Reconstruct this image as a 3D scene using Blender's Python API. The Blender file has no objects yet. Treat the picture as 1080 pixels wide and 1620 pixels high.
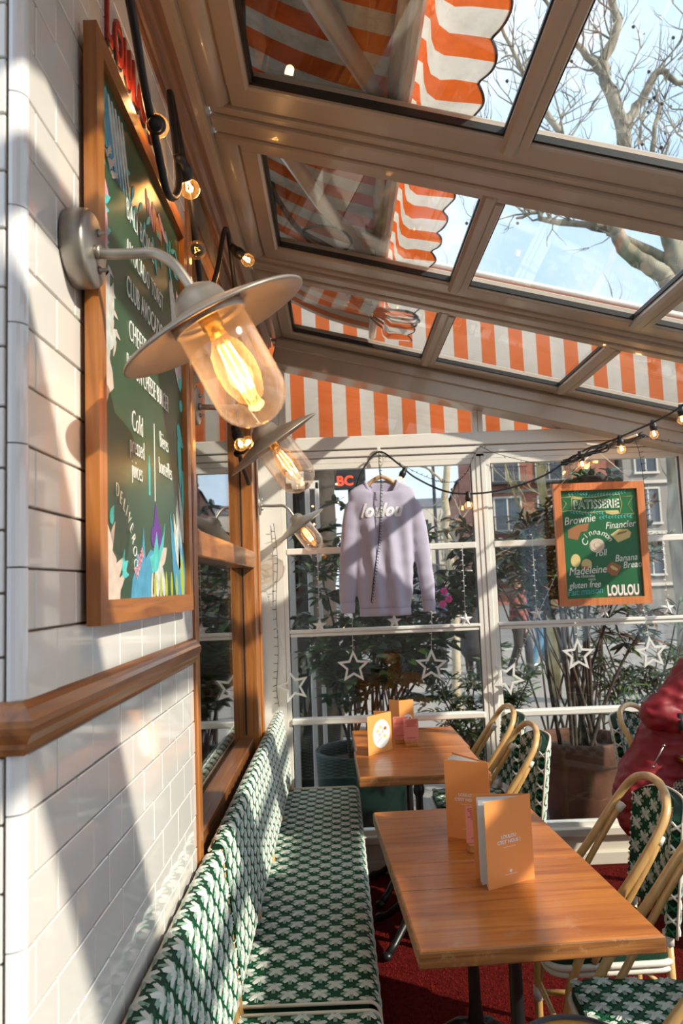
import bpy, bmesh, math, random
from math import sin, cos, pi, tan, atan2, sqrt, radians
from mathutils import Vector, Matrix, noise

scene = bpy.context.scene
COL = scene.collection
V = Vector
random.seed(7)

# ------------------------------------------------------------------ camera, sky, sun, exposure
F_PX, YAW, PITCH, ROLL = 1194.08, 0.0083756, 0.0953077, -0.0384282
cam_data = bpy.data.cameras.new('camera')
cam = bpy.data.objects.new('camera', cam_data)
COL.objects.link(cam)
scene.camera = cam
cam_data.sensor_fit = 'VERTICAL'
cam_data.sensor_height = 36.0
cam_data.lens = F_PX / 1620.0 * 36.0
cam_data.clip_start = 0.05
cam_data.clip_end = 500
fwd = V((sin(YAW) * cos(PITCH), cos(YAW) * cos(PITCH), sin(PITCH)))
r0 = V((cos(YAW), -sin(YAW), 0)); u0 = r0.cross(fwd)
rt = cos(ROLL) * r0 + sin(ROLL) * u0; up = -sin(ROLL) * r0 + cos(ROLL) * u0
M = Matrix.Identity(4)
for i in range(3):
    M[i][0], M[i][1], M[i][2] = rt[i], up[i], -fwd[i]
M[2][3] = 1.55
cam.matrix_world = M
cam_data.dof.use_dof = True
cam_data.dof.focus_distance = 2.0
cam_data.dof.aperture_fstop = 6.3

world = bpy.data.worlds.new('sky')
scene.world = world
world.use_nodes = True
wn = world.node_tree; wn.nodes.clear()
w_out = wn.nodes.new('ShaderNodeOutputWorld'); w_bg = wn.nodes.new('ShaderNodeBackground')
w_tc = wn.nodes.new('ShaderNodeTexCoord'); w_no = wn.nodes.new('ShaderNodeTexNoise'); w_cr = wn.nodes.new('ShaderNodeValToRGB')
w_no.inputs['Scale'].default_value = 3.2; w_no.inputs['Detail'].default_value = 5; w_no.inputs['Roughness'].default_value = .55
w_cr.color_ramp.elements[0].position = .40; w_cr.color_ramp.elements[0].color = (.52, .70, .92, 1)
w_cr.color_ramp.elements[1].position = .66; w_cr.color_ramp.elements[1].color = (.92, .96, 1, 1)
wn.links.new(w_tc.outputs['Generated'], w_no.inputs['Vector'])
wn.links.new(w_no.outputs['Fac'], w_cr.inputs['Fac'])
wn.links.new(w_cr.outputs['Color'], w_bg.inputs['Color'])
wn.links.new(w_bg.outputs['Background'], w_out.inputs['Surface'])
w_bg.inputs['Strength'].default_value = 1.25

sun_data = bpy.data.lights.new('sun', 'SUN')
sun_data.energy = 5.0; sun_data.angle = radians(.9); sun_data.color = (1, .90, .76)
sun = bpy.data.objects.new('sun', sun_data); COL.objects.link(sun)
SUN_TO = V((.80, -.47, .58)).normalized()
sun.rotation_euler = (-SUN_TO).to_track_quat('-Z', 'Y').to_euler()
sun.location = SUN_TO * 20

vs = scene.view_settings
vs.view_transform = 'Standard'; vs.look = 'None'; vs.gamma = 1; vs.use_curve_mapping = False
vs.exposure = 0.38

# ------------------------------------------------------------------ materials
def new_mat(name):
    m = bpy.data.materials.new(name); m.use_nodes = True
    return m, m.node_tree, m.node_tree.nodes['Principled BSDF']

def c4(c): return (c[0], c[1], c[2], 1)

def mat(name, col, rough=.5, metal=0, var=0, vscale=20, bump=0, bscale=60, col2=None, spec=.5, stretch=(1, 1, 1), coat=0, emit=None, estr=0, detail=4, trans=0):
    m, nt, b = new_mat(name)
    b.inputs['Base Color'].default_value = c4(col); b.inputs['Roughness'].default_value = rough
    b.inputs['Metallic'].default_value = metal; b.inputs['Specular IOR Level'].default_value = spec
    b.inputs['Coat Weight'].default_value = coat
    if trans: b.inputs['Subsurface Weight'].default_value = trans
    if emit: b.inputs['Emission Color'].default_value = c4(emit); b.inputs['Emission Strength'].default_value = estr
    if var or col2 or bump:
        tc = nt.nodes.new('ShaderNodeTexCoord'); mp = nt.nodes.new('ShaderNodeMapping')
        mp.inputs['Scale'].default_value = stretch
        nt.links.new(tc.outputs['Object'], mp.inputs['Vector'])
        if var or col2:
            n = nt.nodes.new('ShaderNodeTexNoise'); n.inputs['Scale'].default_value = vscale; n.inputs['Detail'].default_value = detail
            nt.links.new(mp.outputs['Vector'], n.inputs['Vector'])
            r = nt.nodes.new('ShaderNodeValToRGB')
            a = col; bb = col2 or tuple(x * (1 - var) for x in col)
            r.color_ramp.elements[0].position = .32; r.color_ramp.elements[0].color = c4(bb)
            r.color_ramp.elements[1].position = .68; r.color_ramp.elements[1].color = c4(a)
            nt.links.new(n.outputs['Fac'], r.inputs['Fac']); nt.links.new(r.outputs['Color'], b.inputs['Base Color'])
        if bump:
            n2 = nt.nodes.new('ShaderNodeTexNoise'); n2.inputs['Scale'].default_value = bscale; n2.inputs['Detail'].default_value = 5
            nt.links.new(mp.outputs['Vector'], n2.inputs['Vector'])
            bp = nt.nodes.new('ShaderNodeBump'); bp.inputs['Strength'].default_value = bump; bp.inputs['Distance'].default_value = .004
            nt.links.new(n2.outputs['Fac'], bp.inputs['Height']); nt.links.new(bp.outputs['Normal'], b.inputs['Normal'])
    return m

def wood(name, light, dark, axis=1, rough=.4, coat=.2, scale=1.0, wear=None):
    """long grain along one axis"""
    m, nt, b = new_mat(name)
    tc = nt.nodes.new('ShaderNodeTexCoord'); mp = nt.nodes.new('ShaderNodeMapping')
    s = [26 * scale] * 3; s[axis] = 1.6 * scale
    mp.inputs['Scale'].default_value = s
    nt.links.new(tc.outputs['Object'], mp.inputs['Vector'])
    n = nt.nodes.new('ShaderNodeTexNoise'); n.inputs['Scale'].default_value = 1.6; n.inputs['Detail'].default_value = 8; n.inputs['Distortion'].default_value = 1.2
    nt.links.new(mp.outputs['Vector'], n.inputs['Vector'])
    r = nt.nodes.new('ShaderNodeValToRGB')
    r.color_ramp.elements[0].position = .30; r.color_ramp.elements[0].color = c4(dark)
    r.color_ramp.elements[1].position = .62; r.color_ramp.elements[1].color = c4(light)
    nt.links.new(n.outputs['Fac'], r.inputs['Fac'])
    out = r.outputs['Color']
    if wear:
        n3 = nt.nodes.new('ShaderNodeTexNoise'); n3.inputs['Scale'].default_value = 15; n3.inputs['Detail'].default_value = 9; n3.inputs['Roughness'].default_value = .7
        nt.links.new(tc.outputs['Object'], n3.inputs['Vector'])
        r3 = nt.nodes.new('ShaderNodeValToRGB')
        r3.color_ramp.elements[0].position = .57; r3.color_ramp.elements[0].color = (0, 0, 0, 1)
        r3.color_ramp.elements[1].position = .68; r3.color_ramp.elements[1].color = (.7, .7, .7, 1)
        nt.links.new(n3.outputs['Fac'], r3.inputs['Fac'])
        mx = nt.nodes.new('ShaderNodeMixRGB'); mx.inputs['Color2'].default_value = c4(wear)
        nt.links.new(r3.outputs['Color'], mx.inputs['Fac']); nt.links.new(out, mx.inputs['Color1']); out = mx.outputs['Color']
    nt.links.new(out, b.inputs['Base Color'])
    bp = nt.nodes.new('ShaderNodeBump'); bp.inputs['Strength'].default_value = .25; bp.inputs['Distance'].default_value = .001
    nt.links.new(n.outputs['Fac'], bp.inputs['Height']); nt.links.new(bp.outputs['Normal'], b.inputs['Normal'])
    b.inputs['Roughness'].default_value = rough; b.inputs['Coat Weight'].default_value = coat; b.inputs['Coat Roughness'].default_value = .12
    return m

def glass(name, tint=(.97, .985, .975), ior=1.5, grime=0):
    m = bpy.data.materials.new(name); m.use_nodes = True; nt = m.node_tree; nt.nodes.clear()
    o = nt.nodes.new('ShaderNodeOutputMaterial'); mx = nt.nodes.new('ShaderNodeMixShader'); f = nt.nodes.new('ShaderNodeFresnel')
    t = nt.nodes.new('ShaderNodeBsdfTransparent'); g = nt.nodes.new('ShaderNodeBsdfGlossy')
    t.inputs['Color'].default_value = c4(tint); g.inputs['Roughness'].default_value = 0.0; g.inputs['Color'].default_value = (1, 1, 1, 1)
    ge = nt.nodes.new('ShaderNodeNewGeometry'); mp = nt.nodes.new('ShaderNodeMapRange')   # both faces of a pane reflect as glass seen from air
    mp.inputs['To Min'].default_value = ior; mp.inputs['To Max'].default_value = 1 / ior
    nt.links.new(ge.outputs['Backfacing'], mp.inputs['Value']); nt.links.new(mp.outputs['Result'], f.inputs['IOR'])
    nt.links.new(f.outputs['Fac'], mx.inputs['Fac']); nt.links.new(t.outputs['BSDF'], mx.inputs[1]); nt.links.new(g.outputs['BSDF'], mx.inputs[2])
    nt.links.new(mx.outputs['Shader'], o.inputs['Surface'])
    return m

def hazy_glass(name, tint, haze, hcol, ior=1.5):
    """clear glass shell with a mixed-in haze standing for its glow and shine, denser where seen edge-on"""
    m = glass(name, tint, ior); nt = m.node_tree
    o = [n for n in nt.nodes if n.type == 'OUTPUT_MATERIAL'][0]; mx = [n for n in nt.nodes if n.type == 'MIX_SHADER'][0]
    d = nt.nodes.new('ShaderNodeBsdfDiffuse'); t = nt.nodes.new('ShaderNodeBsdfTranslucent'); a = nt.nodes.new('ShaderNodeMixShader'); b = nt.nodes.new('ShaderNodeMixShader')
    d.inputs['Color'].default_value = c4(hcol); t.inputs['Color'].default_value = c4(hcol)
    nt.links.new(d.outputs['BSDF'], a.inputs[1]); nt.links.new(t.outputs['BSDF'], a.inputs[2])
    lw = nt.nodes.new('ShaderNodeLayerWeight'); lw.inputs['Blend'].default_value = .35
    mr = nt.nodes.new('ShaderNodeMapRange'); mr.inputs['To Min'].default_value = haze; mr.inputs['To Max'].default_value = min(1, haze * 5)  # haze added so the clear shell shows, stronger towards its edges
    nt.links.new(lw.outputs['Facing'], mr.inputs['Value']); nt.links.new(mr.outputs['Result'], b.inputs['Fac'])
    nt.links.new(mx.outputs['Shader'], b.inputs[1]); nt.links.new(a.outputs['Shader'], b.inputs[2]); nt.links.new(b.outputs['Shader'], o.inputs['Surface'])
    return m

def emis(name, col, s):
    m = bpy.data.materials.new(name); m.use_nodes = True; nt = m.node_tree; nt.nodes.clear()
    o = nt.nodes.new('ShaderNodeOutputMaterial'); e = nt.nodes.new('ShaderNodeEmission')
    e.inputs['Color'].default_value = c4(col); e.inputs['Strength'].default_value = s
    nt.links.new(e.outputs['Emission'], o.inputs['Surface'])
    return m

def striped(name, ca, cb, axis, period, offset=0, translucent=.25, dirt=.25):
    """woven awning canvas with even stripes across one object axis; lets some light through"""
    m = bpy.data.materials.new(name); m.use_nodes = True; nt = m.node_tree; nt.nodes.clear()
    o = nt.nodes.new('ShaderNodeOutputMaterial')
    tc = nt.nodes.new('ShaderNodeTexCoord'); sx = nt.nodes.new('ShaderNodeSeparateXYZ')
    nt.links.new(tc.outputs['Object'], sx.inputs['Vector'])
    a = nt.nodes.new('ShaderNodeMath'); a.operation = 'ADD'; a.inputs[1].default_value = offset + 1000 * period
    nt.links.new(sx.outputs[axis], a.inputs[0])
    d = nt.nodes.new('ShaderNodeMath'); d.operation = 'DIVIDE'; d.inputs[1].default_value = period; nt.links.new(a.outputs[0], d.inputs[0])
    fr = nt.nodes.new('ShaderNodeMath'); fr.operation = 'FRACT'; nt.links.new(d.outputs[0], fr.inputs[0])
    gt = nt.nodes.new('ShaderNodeMath'); gt.operation = 'GREATER_THAN'; gt.inputs[1].default_value = .5; nt.links.new(fr.outputs[0], gt.inputs[0])
    mx = nt.nodes.new('ShaderNodeMixRGB'); mx.inputs['Color1'].default_value = c4(ca); mx.inputs['Color2'].default_value = c4(cb)
    nt.links.new(gt.outputs[0], mx.inputs['Fac'])
    n = nt.nodes.new('ShaderNodeTexNoise'); n.inputs['Scale'].default_value = 9; n.inputs['Detail'].default_value = 8; n.inputs['Roughness'].default_value = .7
    nt.links.new(tc.outputs['Object'], n.inputs['Vector'])
    r = nt.nodes.new('ShaderNodeValToRGB'); r.color_ramp.elements[0].position = .3; r.color_ramp.elements[0].color = (1 - dirt, 1 - dirt * 1.1, 1 - dirt * 1.25, 1)
    r.color_ramp.elements[1].position = .55; r.color_ramp.elements[1].color = (1, 1, 1, 1)
    nt.links.new(n.outputs['Fac'], r.inputs['Fac'])
    ml = nt.nodes.new('ShaderNodeMixRGB'); ml.blend_type = 'MULTIPLY'; ml.inputs['Fac'].default_value = 1
    nt.links.new(mx.outputs['Color'], ml.inputs['Color1']); nt.links.new(r.outputs['Color'], ml.inputs['Color2'])
    df = nt.nodes.new('ShaderNodeBsdfDiffuse'); tr = nt.nodes.new('ShaderNodeBsdfTranslucent')
    nt.links.new(ml.outputs['Color'], df.inputs['Color']); nt.links.new(ml.outputs['Color'], tr.inputs['Color'])
    ms = nt.nodes.new('ShaderNodeMixShader'); ms.inputs['Fac'].default_value = translucent
    nt.links.new(df.outputs['BSDF'], ms.inputs[1]); nt.links.new(tr.outputs['BSDF'], ms.inputs[2]); nt.links.new(ms.outputs['Shader'], o.inputs['Surface'])
    return m

ORANGE, CREAM = (.80, .16, .03), (.80, .76, .68)
MAT = dict(
    tile=mat('glazed tile', (.80, .77, .72), .07, var=.05, vscale=3, coat=.5, bump=.05, bscale=14),
    bullnose=mat('glazed bullnose', (.80, .80, .80), .07, coat=.5),
    grout=mat('grout', (.20, .145, .10), .9, var=.3),
    paint=mat('cream paint', (.68, .62, .53), .38, var=.05, vscale=5, bump=.03, bscale=30),
    white=mat('white paint', (.80, .77, .71), .35, var=.05, vscale=6),
    roofp=mat('beige lacquer', (.46, .37, .285), .28, coat=.25, var=.05, vscale=4),
    gasket=mat('black rubber gasket', (.012, .011, .010), .5),
    glass=glass('clear glass'), roofglass=glass('roof glass', (.96, .975, .97)), jar=hazy_glass('lamp jar glass', (.95, .93, .90), .022, (.85, .80, .74), 1.5),
    bulbglass=hazy_glass('bulb glass', (.98, .90, .78), .03, (.95, .72, .45), 1.45),
    oak=wood('varnished oak vertical', (.45, .165, .034), (.25, .078, .014), 2, .35, .4),
    oaky=wood('varnished oak horizontal', (.45, .165, .034), (.23, .072, .014), 1, .35, .4),
    oakx=wood('varnished oak crosswise', (.45, .165, .034), (.25, .078, .014), 0, .35, .4),
    rail=wood('dark dado oak', (.36, .125, .026), (.16, .05, .011), 1, .35, .4),
    crown=wood('dark crown timber', (.25, .095, .03), (.12, .043, .014), 1, .4, .3),
    table=wood('honey table top', (.56, .185, .028), (.35, .088, .010), 0, .34, .15, .8, wear=(.48, .22, .08)),
    tableedge=wood('worn table edge', (.36, .145, .038), (.13, .045, .012), 0, .5, .1, 1.6, wear=(.55, .33, .15)),
    iron=mat('black cast iron', (.012, .012, .013), .35, var=.3, bump=.1),
    steel=mat('brushed galvanised steel', (.42, .385, .34), .38, .75, var=.25, vscale=25, bump=.06, bscale=120),
    steelin=mat('matt lamp shade steel', (.36, .32, .275), .42, .55, var=.2, vscale=14),
    brass=mat('brass', (.6, .36, .08), .25, 1),
    rattan=wood('pale rattan cane', (.66, .42, .17), (.50, .27, .085), 2, .32, .4, .5),
    wrap=mat('white cane wrapping', (.74, .71, .64), .45, bump=.2, bscale=200),
    wgreen=mat('dark green weave', (.004, .042, .020), .6, spec=.25, var=.3, vscale=90, bump=.3, bscale=160),
    wcord=mat('green weave cord', (.005, .085, .034), .5, spec=.3),
    wwhite=mat('white weave strand', (.70, .72, .66), .4, var=.1),
    wmint=mat('pale mint weave strand', (.27, .43, .33), .4, var=.1),
    cream_cord=mat('cream piping cord', (.70, .62, .50), .6),
    carpet=mat('red carpet', (.11, .006, .004), .95, var=.5, vscale=60, bump=.7, bscale=220, spec=.1),
    pile=mat('red carpet pile', (.19, .010, .007), .9, spec=.15),
    board=mat('green chalkboard', (.040, .098, .048), .30, var=.3, vscale=5),
    boardg=mat('bright green board', (.014, .135, .040), .35, var=.2, vscale=5),
    chalk=mat('white chalk paint', (.80, .80, .74), .7),
    teal=mat('teal paint', (.10, .55, .52), .6, var=.3, vscale=40),
    blue=mat('blue paint', (.08, .33, .50), .6, var=.3, vscale=40),
    pink=mat('pink paint', (.72, .34, .40), .6, var=.2, vscale=40),
    palew=mat('pale painted petals', (.62, .64, .58), .6, var=.3, vscale=50),
    purple=mat('purple paint', (.12, .04, .25), .6),
    lime=mat('lime paint', (.36, .42, .05), .6),
    peach=mat('peach paint', (.64, .52, .44), .6, var=.2, vscale=50),
    brownp=mat('brown paint', (.33, .13, .045), .6), custard=mat('custard paint', (.62, .50, .20), .6),
    signfr=wood('orange pine frame', (.62, .205, .06), (.48, .135, .035), 2, .5, .1),
    red=mat('red lettering', (.36, .028, .014), .4),
    dark=mat('dark edge', (.02, .015, .015), .5),
    cable=mat('black cable rubber', (.010, .010, .010), .45),
    filament=emis('glowing filament', (1, .50, .14), 60), filament_mid=emis('soft filament', (1, .45, .13), 26), filament_lo=emis('dim filament', (1, .40, .10), 4),
    filament_hot=emis('bright filament', (1, .47, .14), 70),
    led=mat('clear led', (.75, .78, .75), .2),
    shirt=mat('lavender cotton fleece', (.46, .43, .55), .9, var=.07, vscale=8, bump=.15, bscale=250, spec=.2),
    print=mat('white shirt print', (.80, .80, .82), .7),
    hanger=wood('pale hanger beech', (.62, .40, .20), (.50, .29, .13), 0, .4, .2),
    star=mat('frosted star plastic', (.72, .71, .68), .25, spec=.6),
    menu=mat('orange menu card', (.78, .30, .085), .45, spec=.4), menu2=mat('orange gloss card', (.82, .36, .10), .4),
    page=mat('white paper', (.82, .81, .80), .7), pinkcard=mat('pink card', (.72, .25, .20), .5),
    block=wood('small wooden block', (.60, .27, .075), (.42, .16, .04), 1, .4, .2),
    terra=mat('dark terracotta', (.13, .047, .022), .75, var=.45, vscale=5, bump=.2, bscale=30),
    soil=mat('dark soil', (.028, .018, .011), .95, bump=.8, bscale=40),
    gpot=mat('dark green glazed pot', (.008, .026, .021), .5, var=.4, vscale=6, spec=.3),
    leaf=mat('glossy dark leaf', (.022, .060, .014), .45, var=.55, vscale=3, trans=0),
    leaf2=mat('mid green leaf', (.065, .125, .022), .45, var=.5, vscale=3),
    leafr=mat('bronze young leaf', (.25, .085, .030), .4, var=.5, vscale=4, col2=(.10, .10, .025)),
    bark=mat('dark stem bark', (.055, .038, .026), .8, var=.4, bump=.3),
    plane=mat('mottled plane tree bark', (.36, .31, .23), .8, col2=(.13, .11, .08), vscale=6, bump=.2, bscale=20, stretch=(1, 1, .5)),
    plane_far=mat('pale young trunk bark', (.50, .42, .30), .8, col2=(.32, .27, .17), vscale=5),
    moss=mat('mossy trunk bark', (.42, .34, .17), .85, col2=(.20, .17, .07), vscale=5, bump=.3, bscale=20),
    pave=mat('pale pavement', (.25, .225, .20), .85, var=.15, vscale=.8, bump=.1, bscale=8),
    road=mat('grey road', (.15, .14, .13), .85, var=.2, vscale=.6),
    kerb=mat('kerb stone', (.45, .43, .39), .8, var=.2),
    brick=mat('red brick wall', (.30, .105, .065), .85, var=.3, vscale=3, bump=.3, bscale=30),
    stone=mat('grey stone facade', (.24, .215, .19), .85, var=.15, vscale=.5),
    palestone=mat('pale stone facade', (.55, .50, .43), .85, var=.15, vscale=.5),
    slate=mat('slate roof', (.10, .11, .13), .6, var=.2), winglass=mat('dark window glass', (.035, .045, .06), .08, spec=.8),
    black=mat('black metal', (.012, .012, .013), .4), charcoal=mat('charcoal cloth', (.028, .026, .026), .85, var=.3, bump=.3, bscale=80),
    navy=mat('navy cloth', (.03, .055, .11), .85, var=.2), denim=mat('blue denim', (.07, .19, .30), .85, var=.25, vscale=12),
    skin=mat('skin', (.58, .31, .21), .5, var=.08, vscale=20), whitehair=mat('white hair', (.72, .69, .64), .6, var=.25, vscale=60, bump=.5, bscale=90),
    brownhair=mat('brown hair', (.11, .045, .018), .5, var=.4, vscale=60, bump=.5, bscale=90),
    redcoat=mat('red quilted coat', (.25, .004, .012), .55, var=.2, vscale=9, bump=.35, bscale=16),
    zip=mat('zip metal', (.45, .40, .36), .3, 1),
    marble=mat('pale blue table laminate', (.46, .56, .60), .2, var=.1, vscale=6),
    honey=mat('amber glaze', (.62, .33, .06), .3, var=.2, vscale=12),
    room=mat('dark interior wall', (.035, .024, .017), .7), warmspot=emis('interior lamp', (1, .55, .2), 5),
    flower=mat('magenta petals', (.70, .03, .24), .5), orangel=mat('orange petals', (.75, .22, .03), .5),
    signred=emis('red sign letters', (1, .07, .03), 2.2),
)

def plaid(name, a, b, s):
    m, nt, bs = new_mat(name)
    tc = nt.nodes.new('ShaderNodeTexCoord'); ck = nt.nodes.new('ShaderNodeTexChecker')
    ck.inputs['Scale'].default_value = s; ck.inputs['Color1'].default_value = c4(a); ck.inputs['Color2'].default_value = c4(b)
    nt.links.new(tc.outputs['Object'], ck.inputs['Vector']); nt.links.new(ck.outputs['Color'], bs.inputs['Base Color'])
    bs.inputs['Roughness'].default_value = .85
    return m
MAT['plaid'] = plaid('plaid wool', (.22, .05, .035), (.045, .02, .018), 14)
MAT['tweed'] = plaid('black and cream houndstooth', (.015, .013, .013), (.40, .36, .30), 95)
MAT['awn'] = striped('orange and cream canvas', (.44, .085, .018), (.42, .38, .31), 1, .1667, -.0155, .03, .35)  # aged canvas; shade of the underside also put into these darker stripes
MAT['val'] = striped('orange and cream valance canvas', ORANGE, CREAM, 1, .1667, -.0155, .35, .2)
MAT['curt'] = striped('orange and cream curtain canvas', (.55, .13, .04), (.52, .48, .43), 0, .172, .251, .10, .12)
MAT['curttop'] = striped('curtain header canvas', (.74, .27, .16), CREAM, 2, .13, .065, .12, .12)

# ------------------------------------------------------------------ mesh builder
class MB:
    def __init__(s):
        s.v, s.f, s.m, s.sm = [], [], [], []
    def add(s, vs, fs, mi=0, smooth=False):
        o = len(s.v); s.v += [tuple(x) for x in vs]
        s.f += [tuple(i + o for i in f) for f in fs]; s.m += [mi] * len(fs); s.sm += [smooth] * len(fs)
        return s
    def box(s, a, b, mi=0, M=None, bev=0):
        x0, y0, z0 = [min(p, q) for p, q in zip(a, b)]; x1, y1, z1 = [max(p, q) for p, q in zip(a, b)]
        if bev:
            k = min(bev, (x1 - x0) * .45, (y1 - y0) * .45, (z1 - z0) * .45)
            bm = bmesh.new(); bmesh.ops.create_cube(bm, size=1)
            for v in bm.verts: v.co = V(((x0 + x1) / 2 + v.co.x * (x1 - x0), (y0 + y1) / 2 + v.co.y * (y1 - y0), (z0 + z1) / 2 + v.co.z * (z1 - z0)))
            bmesh.ops.bevel(bm, geom=bm.edges[:], offset=k, segments=1, affect='EDGES', profile=.5)
            return s.bm(bm, mi, M)
        vs = [V((x, y, z)) for x in (x0, x1) for y in (y0, y1) for z in (z0, z1)]
        if M: vs = [M @ v for v in vs]
        return s.add(vs, [(0, 1, 3, 2), (4, 6, 7, 5), (0, 4, 5, 1), (2, 3, 7, 6), (0, 2, 6, 4), (1, 5, 7, 3)], mi)
    def bm(s, bm, mi=0, M=None, smooth=False):
        bm.verts.index_update()
        vs = [(M @ v.co if M else v.co.copy()) for v in bm.verts]; fs = [[v.index for v in f.verts] for f in bm.faces]
        bm.free(); return s.add(vs, fs, mi, smooth)
    def tube(s, pts, r, n=8, mi=0, cap=True, closed=False):
        pts = [V(p) for p in pts]; N = len(pts); R = r if isinstance(r, (list, tuple)) else [r] * N
        tang = []
        for i in range(N):
            if closed: t = pts[(i + 1) % N] - pts[i - 1]
            else: t = pts[min(i + 1, N - 1)] - pts[max(i - 1, 0)]
            tang.append(t.normalized() if t.length > 1e-9 else V((0, 0, 1)))
        ref = V((0, 0, 1)) if abs(tang[0].z) < .9 else V((1, 0, 0))
        nrm = (ref - tang[0] * ref.dot(tang[0])).normalized()
        vs = []
        for i in range(N):
            nrm = (nrm - tang[i] * nrm.dot(tang[i])); nrm = nrm.normalized() if nrm.length > 1e-6 else V((1, 0, 0))
            b = tang[i].cross(nrm)
            for k in range(n):
                a = 2 * pi * k / n; vs.append(pts[i] + R[i] * (cos(a) * nrm + sin(a) * b))
        fs = []
        for i in range(N if closed else N - 1):
            j = (i + 1) % N
            for k in range(n):
                fs.append((i * n + k, i * n + (k + 1) % n, j * n + (k + 1) % n, j * n + k))
        s.add(vs, fs, mi, True)
        if cap and not closed:
            o = len(s.v) - len(vs)
            s.f += [tuple(o + k for k in range(n))[::-1], tuple(o + (N - 1) * n + k for k in range(n))]; s.m += [mi] * 2; s.sm += [False] * 2
        return s
    def lathe(s, prof, n=24, mi=0, M=None, smooth=True, a0=0, a1=2 * pi):
        """profile of (radius, height) turned about z"""
        vs, fs = [], []; full = abs(a1 - a0 - 2 * pi) < 1e-6; cols = n if full else n + 1
        for r, z in prof:
            for k in range(cols):
                a = a0 + (a1 - a0) * k / n; p = V((r * cos(a), r * sin(a), z)); vs.append(M @ p if M else p)
        for i in range(len(prof) - 1):
            for k in range(n):
                k2 = (k + 1) % cols
                fs.append((i * cols + k, i * cols + k2, (i + 1) * cols + k2, (i + 1) * cols + k))
        return s.add(vs, fs, mi, smooth)
    def ball(s, c, r, n=12, m=8, mi=0, sc=(1, 1, 1), M=None):
        prof = [(r * sin(pi * i / m), -r * cos(pi * i / m)) for i in range(m + 1)]
        prof[0] = (1e-5, -r); prof[-1] = (1e-5, r)
        T = Matrix.Translation(V(c)) @ (M or Matrix.Identity(4)) @ Matrix.Diagonal((sc[0], sc[1], sc[2], 1))
        return s.lathe(prof, n, mi, T)
    def prism(s, poly, h0, h1, mi=0, M=None):
        """2D polygon in xy, extruded in z"""
        n = len(poly); vs = [V((x, y, h0)) for x, y in poly] + [V((x, y, h1)) for x, y in poly]
        if M: vs = [M @ v for v in vs]
        fs = [tuple(range(n))[::-1], tuple(range(n, 2 * n))] + [(i, (i + 1) % n, (i + 1) % n + n, i + n) for i in range(n)]
        return s.add(vs, fs, mi)
    def grid(s, rows, mi=0, smooth=True, close_u=False):
        n = len(rows[0]); vs = [p for r in rows for p in r]; fs = []
        for i in range(len(rows) - 1):
            for k in range(n if close_u else n - 1):
                fs.append((i * n + k, i * n + (k + 1) % n, (i + 1) * n + (k + 1) % n, (i + 1) * n + k))
        return s.add(vs, fs, mi, smooth)
    def mesh(s, name, mats):
        me = bpy.data.meshes.new(name); me.from_pydata(s.v, [], s.f)
        if not isinstance(mats, (list, tuple)): mats = [mats]
        for m in mats: me.materials.append(MAT[m] if isinstance(m, str) else m)
        me.polygons.foreach_set('material_index', s.m); me.polygons.foreach_set('use_smooth', s.sm)
        me.update(); return me
    def build(s, name, mats, parent=None, loc=None, label=None, kind=None):
        return link(name, s.mesh(name, mats), parent, loc, label, kind)

def link(name, me, parent=None, loc=None, label=None, kind=None):
    o = bpy.data.objects.new(name, me); COL.objects.link(o)
    if parent: o.parent = parent
    if loc is not None: o.location = loc
    if label: o['label'] = label
    if kind: o['kind'] = kind
    return o

def tag(o, label, cat, group=None):
    o['label'] = label; o['category'] = cat
    if group: o['group'] = group
    return o

def thing(name, label, cat, loc=(0, 0, 0), rz=0, group=None):
    o = link(name, None); o.location = loc; o.rotation_euler = (0, 0, rz)
    return tag(o, label, cat, group)

def copy_tree(o, parent=None):
    c = o.copy(); COL.objects.link(c)
    if parent: c.parent = parent
    for ch in list(o.children): copy_tree(ch, c)
    return c

def frame(o, r, u):
    """matrix with local x=r, y=u, z=r x u at o"""
    r, u = V(r).normalized(), V(u).normalized(); n = r.cross(u)
    m = Matrix.Identity(4)
    for i in range(3): m[i][0], m[i][1], m[i][2], m[i][3] = r[i], u[i], n[i], o[i]
    return m

def spline(pts, n=8):
    P = [V(p) for p in pts]; out = []
    for i in range(len(P) - 1):
        a, b, c, d = P[max(i - 1, 0)], P[i], P[i + 1], P[min(i + 2, len(P) - 1)]
        for k in range(n):
            t = k / n
            out.append(.5 * ((2 * b) + (c - a) * t + (2 * a - 5 * b + 4 * c - d) * t * t + (3 * b - a - 3 * c + d) * t ** 3))
    return out + [P[-1]]

def text_mesh(txt, size, M, extrude=.0006, sx=1, shear=0, bold=0, align='LEFT', space=1):
    cu = bpy.data.curves.new('t', 'FONT'); cu.body = txt; cu.size = size; cu.extrude = extrude; cu.shear = shear; cu.offset = bold
    cu.align_x = align; cu.space_character = space; cu.resolution_u = 3
    to = bpy.data.objects.new('t', cu); COL.objects.link(to)
    me = bpy.data.meshes.new_from_object(to)
    bpy.data.objects.remove(to); bpy.data.curves.remove(cu)
    me.transform(M @ Matrix.Diagonal((sx, 1, 1, 1)))
    return me

def text(txt, size, M, m, parent, name='lettering', **k):
    me = text_mesh(txt, size, M, **k); me.materials.clear(); me.materials.append(MAT[m]); me.name = name
    return link(name, me, parent)

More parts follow.
